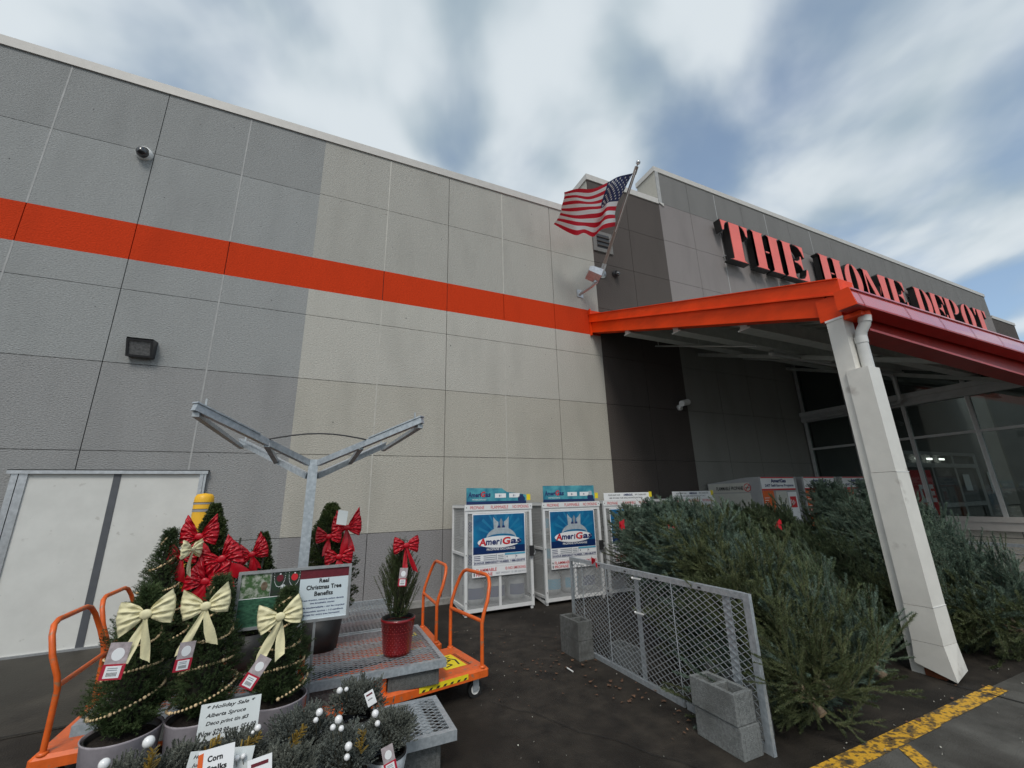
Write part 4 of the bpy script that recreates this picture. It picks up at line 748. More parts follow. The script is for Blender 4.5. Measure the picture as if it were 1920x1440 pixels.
# ------------------------------------------------------------------ self-serve kiosks
def kiosk(x0, x1, label, first=False):
    yf, yb, h = 6.32, 7.70, 2.06
    t = thing('propane_kiosk', label, 'vending kiosk', ((x0 + x1) / 2, 7.0, 0), group='self serve propane kiosks')
    g = MB(); g.prism([(yf, 0), (yb, 0), (yb, 1.96), (yf + .3, 2.06), (yf, 2.06)], (x0, 0, 0), AY, AZ, 0, x1 - x0, m_kgrey)
    g.box((x0 - .006, yf + .25, .1), (x0 - .001, yb - .02, 1.72), m_kbeige); g.box((x0 - .006, yf + .25, 1.74), (x0 - .001, yb - .02, 1.95), m_kbeige); g.build('cabinet', t)
    g = MB(); w = x1 - x0; a = x0 + .05; b = x1 - .10; yy = yf - .01
    g.box((a, yy, 1.80), (b, yf - .001, 2.055), m_lwhite); g.box((a, yy - .002, 2.03), (b, yy - .0005, 2.055), m_lred); g.box((a, yy - .002, 1.765), (b, yf - .001, 1.80), m_lred); g.box((a, yy, .2), (a + w * .28, yf - .001, 1.76), m_kred); g.box((b - w * .24, yy, .2), (b, yf - .001, 1.72), m_lwhite)
    g.box((a + w * .32, yy - .02, .4), (a + w * .6, yf - .001, 1.74), m_kbeige); g.box((b - w * .20, yy - .004, 1.38), (b - w * .04, yy - .001, 1.62), m_lred); fp = g.build('front_panel', t)
    g = MB(); g.text('AmeriGas', (a + w * .25, yy - .003, 1.93), AX, AZ, w * .4, .085, m_navy, bold=.04); g.text('24/7 Self-Serve Propane', (a + w * .08, yy - .003, 1.825), AX, AZ, w * .76, .075, m_navy, bold=.02)
    for k in range(9): g.poly([(a + .03, yy - .002, 1.60 - k * .05), (a + .03 + .16 * (1 - (k % 3) * .2), yy - .002, 1.60 - k * .05), (a + .03 + .16 * (1 - (k % 3) * .2), yy - .002, 1.61 - k * .05), (a + .03, yy - .002, 1.61 - k * .05)], m_lwhite)
    cx_ = a + w * .46; g.poly([(cx_ - .07, yy - .022, 1.28), (cx_ + .07, yy - .022, 1.28), (cx_ + .07, yy - .022, 1.46), (cx_ - .07, yy - .022, 1.46)], m_bluedk); g.poly([(cx_ - .07, yy - .022, 1.22), (cx_ + .07, yy - .022, 1.22), (cx_ + .05, yy - .022, 1.28), (cx_ - .05, yy - .022, 1.28)], m_lwhite)
    ux = V3(.85, 0, .52).normalized(); uz = V3(-.52, 0, .85).normalized(); lo = V3(b - w * .19, yy - .006, 1.41)
    for k, s_ in enumerate(('THE', 'HOME', 'DEPOT')): g.text(s_, lo + ux * (.02 + .015 * k) + uz * (.085 - k * .048), ux, uz, (.07, .11, .12)[k], .036, m_lwhite, bold=.04)
    g.build('panel_lettering', fp)
    if first:
        g = MB(); g.text('FLAMMABLE PROPANE', (x0 - .008, 7.45, 1.79), (0, -1, 0), AZ, .72, .085, m_ink, bold=.02)
        g.lathe([(.075, 0), (.09, 0)], (x0 - .009, 6.62, 1.84), m_lred, n=24, axis=(-1, 0, 0)); g.bar((x0 - .010, 6.67, 1.78), (x0 - .010, 6.57, 1.90), .002, .014, m_lred); g.bar((x0 - .009, 6.67, 1.835), (x0 - .009, 6.57, 1.835), .002, .014, m_ink); g.build('side_lettering', t)
    return t
kiosk(8.85, 10.15, 'grey propane kiosk with a cream side reading FLAMMABLE PROPANE', True)
kiosk(10.36, 11.72, 'grey propane kiosk in the middle of the row of three'); kiosk(11.92, 13.25, 'grey propane kiosk partly hidden by the cream column')

# ------------------------------------------------------------------ mesh gate standing on edge
t = thing('mesh_gate', 'galvanised steel mesh panel standing on edge in front of the fir pile', 'mesh panel', (2.96, 3.58, 0))
XF = 2.95; y0, y1 = 2.35, 4.83
g = MB(); g.box((XF, y0, .0), (XF + .03, y0 + .055, 1.0), m_galv); g.box((XF - .002, y0 + .056, .955), (XF + .04, y1, 1.0), m_galv); g.box((XF, y0 + .056, .0), (XF + .03, 3.10, .05), m_galv); g.box((XF, 3.13, .0), (XF + .03, y1 - .04, .045), m_galv); g.box((XF, y1 - .03, .0), (XF + .03, y1, .954), m_galv); g.box((XF - .006, y0 + .002, .44), (XF - .0005, y0 + .05, .56), m_galv)
for yy in (2.8, 3.3, 3.75, 4.2): g.cbox((XF - .004, yy, .975), (.004, .03, .012), m_black)
g.build('frame', t)
g = MB(); g.box((XF + .012, 2.53, .05), (XF + .02, 2.60, .954), m_galv); g.build('upright', t); g = MB(); g.box((XF + .012, 3.58, .045), (XF + .02, 3.64, .954), m_galvd); g.build('upright', t)
for yy in (3.12, 4.08, 4.55): g = MB(); g.tube([(XF - .006, yy, .04), (XF - .006, yy, .955)], .005, m_galv, n=6); g.build('upright', t)
g = MB(); g.dmesh((XF + .006, y1 - .02, .04), (0, -1, 0), AZ, y1 - y0 - .06, .925, .085, .052, .0042, m_galv); g.build('diamond_mesh', t)
g = MB()
for yy, z in ((3.60, .93), (3.60, .62), (4.55, .95)): g.bar((XF - .012, yy + .03, z), (XF - .012, yy - .09, z + .005), .006, .014, m_white); g.ball((XF - .014, yy + .03, z), .012, m_white, n=6)
g.build('cable_tie', t)
t = thing('mesh_barrier', 'low grey mesh barrier along the block wall behind the right hand firs', 'mesh panel', (10, 3.2, 0))
g = MB(); g.box((10.0, .8, .80), (10.04, 4.6, .85), m_galv); g.box((10.0, .8, .05), (10.04, 4.6, .09), m_galv); g.box((10.0, 4.55, .091), (10.04, 4.6, .799), m_galv); g.build('frame', t)
g = MB(); g.dmesh((10.02, 4.55, .09), (0, -1, 0), AZ, 3.7, .7, .12, .06, .005, m_galv); g.build('diamond_mesh', t)

# ------------------------------------------------------------------ foliage generators (numpy)
class NB:
    def __init__(s, seed): s.r = np.random.default_rng(seed); s.V = []; s.M = []
    def tri(s, A, Bq, C, mi): s.V.append(np.stack([A, Bq, C], 1).reshape(-1, 3)); s.M.append(np.full(len(A), mi, np.int32))
    def needles(s, P, D, Ln, nl, sp, w, k, ang, mi, flat=None):
        # P,D,Ln arrays of twigs; needles of length nl every sp metres
        D = D / np.linalg.norm(D, axis=1, keepdims=True); cnt = np.maximum(1, (Ln / sp).astype(int)) * k; idx = np.repeat(np.arange(len(P)), cnt); n = len(idx); r = s.r
        tt = r.random(n); base = P[idx] + D[idx] * (Ln[idx] * tt)[:, None]; ref = np.tile(np.array([0., 0., 1.]), (n, 1)); Dn = D[idx]
        U = np.cross(Dn, ref); nu = np.linalg.norm(U, axis=1, keepdims=True); U = np.where(nu < .05, np.array([[1., 0, 0]]), U / np.maximum(nu, 1e-6)); Vv = np.cross(U, Dn)
        ph = r.random(n) * 2 * np.pi; a = R(ang) * (.75 + .5 * r.random(n)); sd_ = U * np.cos(ph)[:, None] + Vv * np.sin(ph)[:, None]
        nd_ = Dn * np.cos(a)[:, None] + sd_ * np.sin(a)[:, None]; l = nl * (.75 + .45 * r.random(n)) * np.where(tt > .9, .8, 1.)
        wd = np.cross(nd_, r.normal(size=(n, 3))); wd /= np.maximum(np.linalg.norm(wd, axis=1, keepdims=True), 1e-6); wd *= (w * .5)
        s.tri(base - wd, base + wd, base + nd_ * l[:, None], mi)
    def sticks(s, A, Bq, ra, rb, mi):
        D = Bq - A; ref = np.tile(np.array([.3, .5, .8]), (len(A), 1)); U = np.cross(D, ref); U /= np.maximum(np.linalg.norm(U, axis=1, keepdims=True), 1e-9); Vv = np.cross(D, U); Vv /= np.maximum(np.linalg.norm(Vv, axis=1, keepdims=True), 1e-9)
        c = [(np.cos(x), np.sin(x)) for x in (0, 2.094, 4.189)]
        for i in range(3):
            j = (i + 1) % 3; pa = U * c[i][0] + Vv * c[i][1]; pb = U * c[j][0] + Vv * c[j][1]
            s.tri(A + pa * ra, A + pb * ra, Bq + pb * rb, mi); s.tri(A + pa * ra, Bq + pb * rb, Bq + pa * rb, mi)
    def build(s, name, mats, parent=None):
        V = np.concatenate(s.V).astype(np.float32); M = np.concatenate(s.M); n = len(M); me = bpy.data.meshes.new(name)
        me.vertices.add(n * 3); me.vertices.foreach_set('co', V.ravel()); me.loops.add(n * 3); me.loops.foreach_set('vertex_index', np.arange(n * 3, dtype=np.int32)); me.polygons.add(n)
        me.polygons.foreach_set('loop_start', np.arange(0, n * 3, 3, dtype=np.int32)); me.polygons.foreach_set('loop_total', np.full(n, 3, np.int32))
        for mt in mats: me.materials.append(mt)
        me.polygons.foreach_set('material_index', M); me.update(); me.validate()
        o = bpy.data.objects.new(name, me); COL.objects.link(o)
        if parent: o.parent = parent
        return o
def unit(a): return a / np.maximum(np.linalg.norm(a, axis=1, keepdims=True), 1e-9)
def fir(seed, Lh, Rr, mt, nb=105, nl=.025, a0=84, a1=34, zmin=.03, sub=.07, leader=.22, droop=42):
    b = NB(seed); r = b.r
    i = np.arange(nb); z = zmin + (Lh - zmin - .08) * (i / nb) ** .92; z = np.round(z / .11) * .11 * .6 + z * .4; az = i * 2.39996 + r.normal(size=nb) * .3
    ln = (Rr * (1 - (z / Lh) ** 1.5) + .07) * (.55 + .6 * r.random(nb) + .45 * (r.random(nb) > .88)) * 1.25
    TP, TD, TL = [], [], []; SA, SB = [], []
    rad = np.stack([np.cos(az), np.sin(az), 0 * az], 1); p = np.stack([0 * z, 0 * z, z], 1); K = 5
    side_sign = 1
    for k in range(K):
        th = R(a0) + (R(a1) - R(a0)) * k / (K - 1); th = th + r.normal(size=nb) * .12 + R(droop) * np.clip(1 - z / .45, 0, 1) * (1 - .5 * k / (K - 1))
        D = unit(rad * np.sin(th)[:, None] + np.array([0, 0, 1.]) * np.cos(th)[:, None] + r.normal(size=(nb, 3)) * .08); seg = ln / K; q = p + D * seg[:, None]
        SA.append(p); SB.append(q); TP.append(p); TD.append(D); TL.append(seg)
        side = unit(np.cross(D, rad + 1e-3)); 
        ns = int(max(2, (Rr * 1.2 / K) / sub))
        for j in range(ns):
            f = (j + r.random(nb)) / ns; b0 = p + D * (seg * f)[:, None]; t_ = (k + f) / K
            for sg in (1, -1):
                sdv = unit(D * 1.0 + side * sg * .62 + r.normal(size=(nb, 3)) * .22); l = (.08 + .22 * np.sin(np.clip(t_ * 2.6, 0, np.pi)) * (ln / (Rr * 1.2))) * (.6 + .7 * r.random(nb)); ok = r.random(nb) < .9
                TP.append(b0[ok]); TD.append(sdv[ok]); TL.append(l[ok]); SA.append(b0[ok]); SB.append((b0 + sdv * l[:, None])[ok])
                if k > 0:
                    b1 = b0 + sdv * (l * .5)[:, None]; sd2 = unit(sdv * .8 + D * .7 + r.normal(size=(nb, 3)) * .2); ok2 = r.random(nb) < .6; TP.append(b1[ok2]); TD.append(sd2[ok2]); TL.append((l * .5)[ok2]); SA.append(b1[ok2]); SB.append((b1 + sd2 * (l * .5)[:, None])[ok2])
        p = q
    nL = 34; zl = zmin + .15 + r.random(nL) * (Lh * .8); al = r.random(nL) * 6.283; ro = Rr * (1 - (zl / Lh) ** 1.5) * .55; pl_ = np.stack([np.cos(al) * ro, np.sin(al) * ro, zl], 1)
    dl = unit(np.stack([np.cos(al) * .38, np.sin(al) * .38, np.full(nL, 1.)], 1) + r.normal(size=(nL, 3)) * .12); ll = .22 + .32 * r.random(nL); TP.append(pl_); TD.append(dl); TL.append(ll); SA.append(pl_); SB.append(pl_ + dl * (ll * 1.04)[:, None])
    for q_ in range(5):
        f = .2 + .13 * q_; bl_ = pl_ + dl * (ll * f)[:, None]; sl_ = unit(dl + r.normal(size=(nL, 3)) * .42); l2 = ll * (.5 - .06 * q_); TP.append(bl_); TD.append(sl_); TL.append(l2); SA.append(bl_); SB.append(bl_ + sl_ * l2[:, None])
    # leader
    TP.append(np.array([[0, 0, Lh - leader]])); TD.append(np.array([[.05, .03, 1.]])); TL.append(np.array([leader])); SA.append(np.array([[0, 0, Lh - leader]])); SB.append(np.array([[.01, 0, Lh + .22]]))
    TP = np.concatenate(TP); TD = np.concatenate(TD); TL = np.concatenate(TL); b.needles(TP, TD, TL, nl, .0040, .0033 * nl / .024, 4, 42, 0); b.sticks(np.concatenate(SA), np.concatenate(SB), .0026, .0011, 1)
    # interior twigs
    t = thing('fir_tree', 'x', 'fir tree', local=True)
    b.build('foliage', [mt, m_twig], t); g = MB(); g.tube([(0, 0, -.02), (0.01, 0, Lh * .5), (0, 0, Lh - .1)], [.045 * Lh / 2.1, .026 * Lh / 2.1, .006], m_wood, n=10); g.lathe([(.001, -.021), (.045 * Lh / 2.1, -.021)], (0, 0, 0), m_cut, n=12); g.build('trunk', t)
    return t
def leanq(d): return Vector((0, 0, 1)).rotation_difference(Vector(d).normalized())
FIRS = [fir(11, 2.15, .40, m_firb, nb=105), fir(12, 2.0, .44, m_fir, nb=105), fir(13, 2.1, .38, m_firb, nb=100, a0=66, a1=18), fir(14, 1.9, .42, m_fir, nb=100, a0=70, a1=20, droop=8)]
# (x, y) of the butt, lean direction, variant, label
PILE = [
 ((3.52, 2.50), (.16, .64, .34), 0, 'blue green fir right behind the near end of the mesh gate'),
 ((3.76, 2.42), (.04, .60, .46), 1, 'olive green fir, second from the near end of the mesh gate'),
 ((3.98, 2.55), (-.14, .62, .58), 2, 'blue green fir in the middle of the front row between gate and column'),
 ((4.36, 2.62), (-.16, .58, .58), 0, 'pale blue green fir left of the bare trunk butt'),
 ((4.80, 2.58), (-.18, .60, .60), 3, 'green fir whose bare cut trunk butt shows on the asphalt'),
 ((5.08, 2.76), (-.14, .64, .52), 2, 'dark fir directly left of the cream column'),
 ((3.80, 3.15), (.24, .60, .16), 1, 'fir lying low behind the middle of the mesh gate'),
 ((4.25, 3.60), (.20, .58, .16), 3, 'olive fir lying behind the far end of the mesh gate'),
 ((4.55, 4.0), (.08, .50, .30), 1, 'olive green fir whose tips cover the third gas cage'),
 ((4.1, 3.35), (.02, .60, .42), 0, 'blue fir with a red tie in the middle of the pile'),
 ((4.35, 3.50), (-.06, .60, .50), 3, 'dark green fir with a tall bare leader in the middle of the pile'),
 ((4.85, 3.40), (-.04, .62, .46), 2, 'fir in the second row in front of the first kiosk'),
 ((5.35, 3.50), (-.05, .60, .46), 1, 'dark green fir in the second row beside the column'),
 ((4.80, 4.35), (.02, .60, .40), 1, 'shaded fir in the third row of the pile, left'),
 ((5.6, 4.45), (.0, .58, .40), 3, 'shaded fir in the third row of the pile, middle'),
 ((6.4, 4.40), (.02, .58, .42), 1, 'shaded dark fir in the third row of the pile, right'),
 ((7.1, 4.1), (-.02, .56, .42), 3, 'shaded fir behind the cream column'),
 ((6.15, 2.95), (-.02, .62, .46), 1, 'fir just right of the cream column'),
 ((6.72, 2.45), (.05, .50, .50), 0, 'pale blue green fir leaning right of the column'),
 ((7.25, 2.35), (.10, .45, .60), 2, 'blue green fir with a red tie right of the column'),
 ((7.5, 2.50), (-.30, .66, .46), 0, 'blue green fir lying low near the right edge'),
 ((8.1, 2.7), (-.32, .62, .34), 1, 'green fir lying on the asphalt at the right edge'),
 ((7.1, 2.20), (-.55, .42, .14), 3, 'yellow green fir lying on the asphalt right of the column foot'),
 ((6.8, 3.35), (.0, .60, .42), 1, 'shaded fir in the second row right of the column'),
 ((3.40, 2.27), (.04, .40, .34), 1, 'small olive fir slumped at the near end of the gate'),
]
used = set(); rp = random.Random(5)
for k, ((x, y), d, v, lab) in enumerate(PILE):
    q = leanq(d) @ Quaternion((0, 0, 1), rp.uniform(0, 6.28)); z = .10 if d[2] > .5 else .2
    if v not in used: o = FIRS[v]; used.add(v); o.location = (x, y, z); o.rotation_mode = 'QUATERNION'; o.rotation_quaternion = q; o['label'] = lab; o['group'] = 'cut fir trees in the leaning pile'
    else: o = dup(FIRS[v], lab, (x, y, z), quat=q, group='cut fir trees in the leaning pile')
    s_ = rp.uniform(.92, 1.06) * (.72 if 'small' in lab else 1); o.scale = (s_, s_, s_)

# ------------------------------------------------------------------ spruces, boxwood, juniper
def tufts(b, P, D, tl, nl, w, sp, k, ang, mi): b.needles(P, D, np.full(len(P), tl) * (.7 + .6 * b.r.random(len(P))), nl, sp, w, k, ang, mi)
def conetree(seed, h, rad, N_, mt, tl=.036, nl=.011, pw=.75, upw=.7, lump=.16, w=.0022):
    b = NB(seed); r = b.r; zf = r.random(N_) ** 1.25; az = r.random(N_) * 2 * np.pi
    prof = rad * (1 - zf) ** pw * np.minimum(1, .30 + zf * 5) + .006; lum = 1 + lump * (np.sin(az * 3 + zf * 17) * np.sin(zf * 31 + az * 2) + .6 * np.sin(az * 7 + zf * 43)) ; rr_ = prof * lum * (1 - .38 * r.random(N_) ** 2.0)
    P_ = np.stack([np.cos(az) * rr_, np.sin(az) * rr_, zf * h], 1); D_ = unit(np.stack([np.cos(az), np.sin(az), np.full(N_, upw)], 1) + r.normal(size=(N_, 3)) * .35)
    tufts(b, P_, D_, tl, nl, w, .0042, 4, 50, 0)
    st = r.random(N_) < .12; inner = P_[st] * np.array([.1, .1, 1]); b.sticks(inner, P_[st] + D_[st] * tl, .002, .001, 1)
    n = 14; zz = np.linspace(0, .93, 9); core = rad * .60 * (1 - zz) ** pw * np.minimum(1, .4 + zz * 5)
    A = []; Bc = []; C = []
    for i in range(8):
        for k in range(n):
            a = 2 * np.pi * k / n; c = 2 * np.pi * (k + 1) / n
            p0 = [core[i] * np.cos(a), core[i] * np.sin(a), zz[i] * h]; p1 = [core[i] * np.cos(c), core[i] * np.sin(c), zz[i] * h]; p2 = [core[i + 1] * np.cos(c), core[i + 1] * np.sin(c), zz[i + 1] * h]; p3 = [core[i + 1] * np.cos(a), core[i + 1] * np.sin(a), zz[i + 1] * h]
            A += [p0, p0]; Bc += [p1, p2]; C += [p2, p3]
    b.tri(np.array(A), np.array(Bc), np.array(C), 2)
    return b
m_inner = mat('crown core shade', (.016, .016, .009), .9, var=.4, vscale=50)  # dark colour on a solid core stands in for shade inside the crowns
def potted(name, label, cat, loc, h, rad, pot, mt, seed, N_=2600, grp=None, **kw):
    # pot = (radius, height, style)
    t = thing(name, label, cat, loc, group=grp); x, y, z = loc; pr, ph, st = pot
    if st == 'grey':
        g = MB(); g.lathe([(.001, 0), (pr * .84, 0), (pr * .97, ph - .01), (pr, ph), (pr - .006, ph + .002), (pr - .012, ph - .03)], loc, m_potg, n=40); g.build('pot', t)
        g = MB(); g.lathe([(pr - .015, ph - .06), (pr - .013, ph - .01), (pr - .022, ph - .008), (pr - .025, ph - .06)], loc, m_potb, n=36); g.build('pot_liner', t)
    elif st == 'red':
        g = MB(); g.lathe([(.001, 0), (pr * .76, 0), (pr * .80, ph * .1), (pr * .97, ph * .92), (pr * 1.03, ph * .93), (pr * 1.03, ph), (pr * .95, ph), (pr * .94, ph * .85)], loc, m_potr, n=40)
        g.lathe([(pr * .915, ph * .63), (pr * .93, ph * .645)], loc, m_stud, n=36)
        for i in range(12):
            for k in range(26):
                a = 2 * math.pi * (k + .5 * (i % 2)) / 26; zz = ph * (.08 + .065 * i + (.05 if i > 7 else 0)); rr_ = pr * (.78 + .19 * zz / ph / .92) + .002; g.ball((x + rr_ * math.cos(a), y + rr_ * math.sin(a), z + zz), .0035, m_stud, n=4)
        g.build('pot', t); g = MB(); g.lathe([(pr * .9, ph * .9), (pr * .93, ph * 1.02), (pr * .99, ph * 1.02), (pr * .96, ph * .98)], loc, m_potb, n=36); g.build('pot_liner', t)
    elif st == 'star':
        g = MB(); g.lathe([(.001, 0), (pr * .74, 0), (pr, ph), (pr - .004, ph), (pr * .95, ph * .8)], loc, m_star, n=36); po = g.build('bucket', t)
        g = MB(); rg = random.Random(seed)
        for k in range(26):
            a = 6.283 * k / 26 + rg.uniform(-.1, .1); zz = ph * rg.uniform(.15, .85); s_ = rg.uniform(.018, .04); rr_ = pr * (.74 + .26 * zz / ph) + .0015; c = Vector((x + rr_ * math.cos(a), y + rr_ * math.sin(a), z + zz)); tg = Vector((-math.sin(a), math.cos(a), 0)); nn = Vector((math.cos(a), math.sin(a), 0)); a_ = rg.uniform(0, 1)
            for q_ in range(8): th = a_ + 6.283 * q_ / 8; g.add([c + nn * .001 + (tg * math.cos(th) + V3(0, 0, 1) * math.sin(th)) * s_, c + nn * .0012 + (tg * math.cos(th + .35) + V3(0, 0, 1) * math.sin(th + .35)) * s_ * .25, c + nn * .0012 + (tg * math.cos(th - .35) + V3(0, 0, 1) * math.sin(th - .35)) * s_ * .25], [(0, 1, 2)], m_starb)
        g.build('star_print', po); g = MB(); g.lathe([(pr - .006, ph - .03), (pr - .003, ph + .012), (pr - .012, ph + .014), (pr - .02, ph - .03)], loc, m_potb, n=32); g.build('pot_liner', t)
    else:
        g = MB(); g.lathe([(.001, 0), (pr * .8, 0), (pr, ph), (pr - .008, ph)], loc, m_potb, n=30); g.build('pot', t)
    g = MB(); g.lathe([(pr - .02, ph - .04), (pr * .5, ph - .025), (.001, ph - .02)], loc, m_soil, n=24); g.build('soil', t)
    if name == 'potted_juniper':
        b = NB(seed); r = b.r; n = N_; az = r.random(n) * 2 * np.pi; el = np.arcsin(r.random(n) * 1.1 - .10); lum = 1 + .22 * np.sin(az * 3 + seed) * np.sin(el * 5 + 1) + .16 * np.sin(az * 7) + .1 * r.normal(size=n); q = rad * lum * (.72 + .28 * r.random(n))
        P_ = np.stack([np.cos(az) * np.cos(el) * q, np.sin(az) * np.cos(el) * q, np.sin(el) * q * .78 + .035], 1); D_ = unit(P_ + np.array([0, 0, .35 * rad]) + r.normal(size=(n, 3)) * rad * .22); tufts(b, P_, D_, .026, .0085, .0042, .0030, 5, 34, 0)
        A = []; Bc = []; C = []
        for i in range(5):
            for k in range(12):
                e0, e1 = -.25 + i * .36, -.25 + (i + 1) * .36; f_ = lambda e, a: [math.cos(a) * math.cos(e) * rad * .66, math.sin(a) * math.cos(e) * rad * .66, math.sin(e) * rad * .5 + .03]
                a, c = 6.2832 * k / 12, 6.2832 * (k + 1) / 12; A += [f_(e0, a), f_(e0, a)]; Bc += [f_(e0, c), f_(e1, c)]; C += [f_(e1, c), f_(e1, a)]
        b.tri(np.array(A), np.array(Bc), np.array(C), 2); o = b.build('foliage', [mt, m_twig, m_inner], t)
    elif name == 'potted_fir_seedling':
        pass
    else:
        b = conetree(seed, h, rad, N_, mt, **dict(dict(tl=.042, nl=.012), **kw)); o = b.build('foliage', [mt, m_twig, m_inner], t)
    o.location = (0, 0, ph + (.045 if name == 'potted_juniper' else 0)); return t, o
def upright(label, loc, h, rad, pot, mt, seed):
    t, o = potted('potted_spruce', label, 'potted tree', loc, h, rad * .45, pot, mt, seed, N_=500)
    b = NB(seed + 1); r = b.r; n = 210; az = r.random(n) * 6.283; zf = r.random(n) ** .9; rr_ = rad * (1 - zf) ** .6; A = np.stack([np.cos(az) * rr_ * .35, np.sin(az) * rr_ * .35, zf * h * .8], 1); D_ = unit(np.stack([np.cos(az) * .42, np.sin(az) * .42, np.full(n, 1.)], 1) + r.normal(size=(n, 3)) * .12); l = (.10 + rr_ * 1.0) * (.7 + .5 * r.random(n))
    b.needles(A, D_, l, .017, .0045, .0022, 4, 40, 0); b.sticks(A, A + D_ * l[:, None], .0022, .0013, 1); o2 = b.build('shoots', [mt, m_twig], t); o2.location = (0, 0, pot[1]); return t
# bow: centre, size (half width), material
def bow(c, s, mt, label, yaw=0., tails=((-.55, 1.5, .30), (.30, 1.35, .24)), tilt=0., seed=0, loops=1, grp=None):
    t = thing('ribbon_bow', label, 'bow', c, group=grp); rg = random.Random(seed); Q = Matrix.Rotation(yaw, 3, 'Z') @ Matrix.Rotation(tilt, 3, 'Y'); c = Vector(c)
    def T(x, y, z): return c + Q @ Vector((x * s, y * s, z * s))
    for lp in range(loops):
        for sd_ in (-1, 1):
            CR = .045 if mt is m_redr else .022; g = MB(); P_ = []; nu = 14; nv = 28; tz = rg.uniform(-.05, .22) + (.5 * lp if lp else 0); sc = 1 - .15 * lp
            for i in range(nu * 2 + 1):
                u = i / nu if i <= nu else 2 - i / nu; frt = 1 if i <= nu else -1; row = []
                for j in range(nv + 1):
                    v = j / nv * 2 - 1; hw = (.13 + .56 * u ** .7); x = sd_ * (.10 + .92 * u * (1 - .13 * v * v)) * sc; z = v * hw * (1 + .10 * u * math.sin(v * 5 + seed)) + tz * u
                    y = -frt * (.20 * math.sin(math.pi * min(1, u)) ** .8 * (1 - .25 * v * v)) - (.055 * math.sin(v * 10.5 + seed * 1.7 + frt) * (1 - u) ** .4 + CR * math.sin(v * 17 + seed * 3 + u * 4) + CR * math.sin(u * 13 + v * 7 + seed)) * min(1, u * 4) - .12
                    row.append(T(x, y, z))
                P_.append(row)
            g.grid(P_, mt); g.build('loop', t)
    g = MB(); P_ = []
    for i in range(9):
        ph = math.pi * i / 8; P_.append([T(.24 * math.sin(ph) * (abs(math.cos(a)) ** .7) * (1 if math.cos(a) > 0 else -1), -.22 - .09 * math.sin(ph) * math.sin(a), .20 * math.cos(ph)) for a in [math.pi * k / 8 for k in range(9)]])
    g.grid(P_, mt, smooth=True); g.build('knot', t)
    for k, (dx, ln, w) in enumerate(tails):
        g = MB(); P_ = []; n = 14; ph = rg.uniform(0, 6)
        for i in range(n + 1):
            f = i / n; cx_ = dx * f ** 1.1; cz = -.10 - ln * f; ww = .07 + (w - .07) * min(1, f * 1.6); yy = -.13 - .10 * math.sin(f * 3 + ph) - .05 * f; tx = Vector((1, 0, dx / ln * .8)).normalized()
            e = .14 * ((f == 1) and 1 or 0)
            P_.append([T(cx_ + tx.x * ww * a, yy + .04 * math.sin(a * 3 + f * 5 + ph), cz + tx.z * ww * a + (e * (1 if dx < 0 else -1) * a)) for a in (-1, -.5, 0, .5, 1)])
        g.grid(P_, mt); g.build('tail', t)
    return t
def garland(c, h, rad, pw, z0, label, turns=4.2, seed=1, sag=.02):
    g = MB(); n = int(turns * 50); rg = random.Random(seed); pts = []
    for i in range(n):
        f = i / n; a = f * turns * 6.2832 + seed; zf = .06 + .86 * f ** .95; rr_ = rad * (1 - zf) ** pw + .018; zz = zf * h + sag * math.sin(a * 1.3)
        pts.append(Vector((c[0] + rr_ * math.cos(a), c[1] + rr_ * math.sin(a), z0 + zz)))
    for i, p in enumerate(pts): r_ = (.0105 if i % 7 == 0 else .0072) * rg.uniform(.9, 1.1); g.ball(p, r_, m_bead, n=6)
    g.tube(pts, .0015, m_twig, n=4, caps=False); tag(g.build('bead_garland'), label, 'bead garland', 'wooden bead garlands')
ZB = .25
for i, (x, y, h, rad, lab, bl, gl) in enumerate((
   (-.87, 3.38, .72, .165, 'small Alberta spruce in a grey pot, nearest the left cart', 'cream bow on the leftmost front spruce', 'wooden beads wound round the leftmost front spruce'),
   (-.52, 3.42, .74, .165, 'small Alberta spruce in a grey pot in the middle of the front row', 'cream bow on the middle front spruce', 'wooden beads wound round the middle front spruce'),
   (-.13, 3.44, .62, .165, 'small Alberta spruce in a grey pot in front of the benefits sign', 'cream bow overlapping the benefits sign', 'wooden beads wound round the spruce in front of the benefits sign'))):
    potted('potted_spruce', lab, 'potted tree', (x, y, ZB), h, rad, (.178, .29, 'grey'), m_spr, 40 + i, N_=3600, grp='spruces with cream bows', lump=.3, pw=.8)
    garland((x, y), h, rad, .8, ZB + .30, gl, seed=1 + i * 1.9)
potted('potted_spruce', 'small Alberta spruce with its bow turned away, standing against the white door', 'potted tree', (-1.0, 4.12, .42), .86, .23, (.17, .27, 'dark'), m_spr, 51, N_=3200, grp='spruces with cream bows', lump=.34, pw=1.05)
garland((-1.0, 4.12), .86, .23, 1.05, .70, 'wooden beads on the spruce behind, against the white door', seed=3.3)
bow((-.80, 3.14, 1.165), .125, m_cream, 'cream bow on the leftmost front spruce', tails=((-.72, 1.75, .22), (.05, 1.75, .17)), tilt=-.10, seed=1, grp='cream ribbon bows')
bow((-.535, 3.16, 1.17), .118, m_cream, 'cream bow on the middle front spruce', tails=((-1.02, 1.75, .17), (.28, 1.65, .22)), tilt=-.12, seed=2, grp='cream ribbon bows')
bow((-.148, 3.20, 1.06), .122, m_cream, 'cream bow overlapping the benefits sign', tails=((-.95, 1.55, .22), (-.12, 1.75, .21)), tilt=-.16, seed=3, grp='cream ribbon bows')
bow((-.83, 3.98, 1.42), .10, m_cream, 'cream bow half hidden at the tip of the back spruce', yaw=1.1, tails=((.1, 1.7, .2),), seed=4, grp='cream ribbon bows')
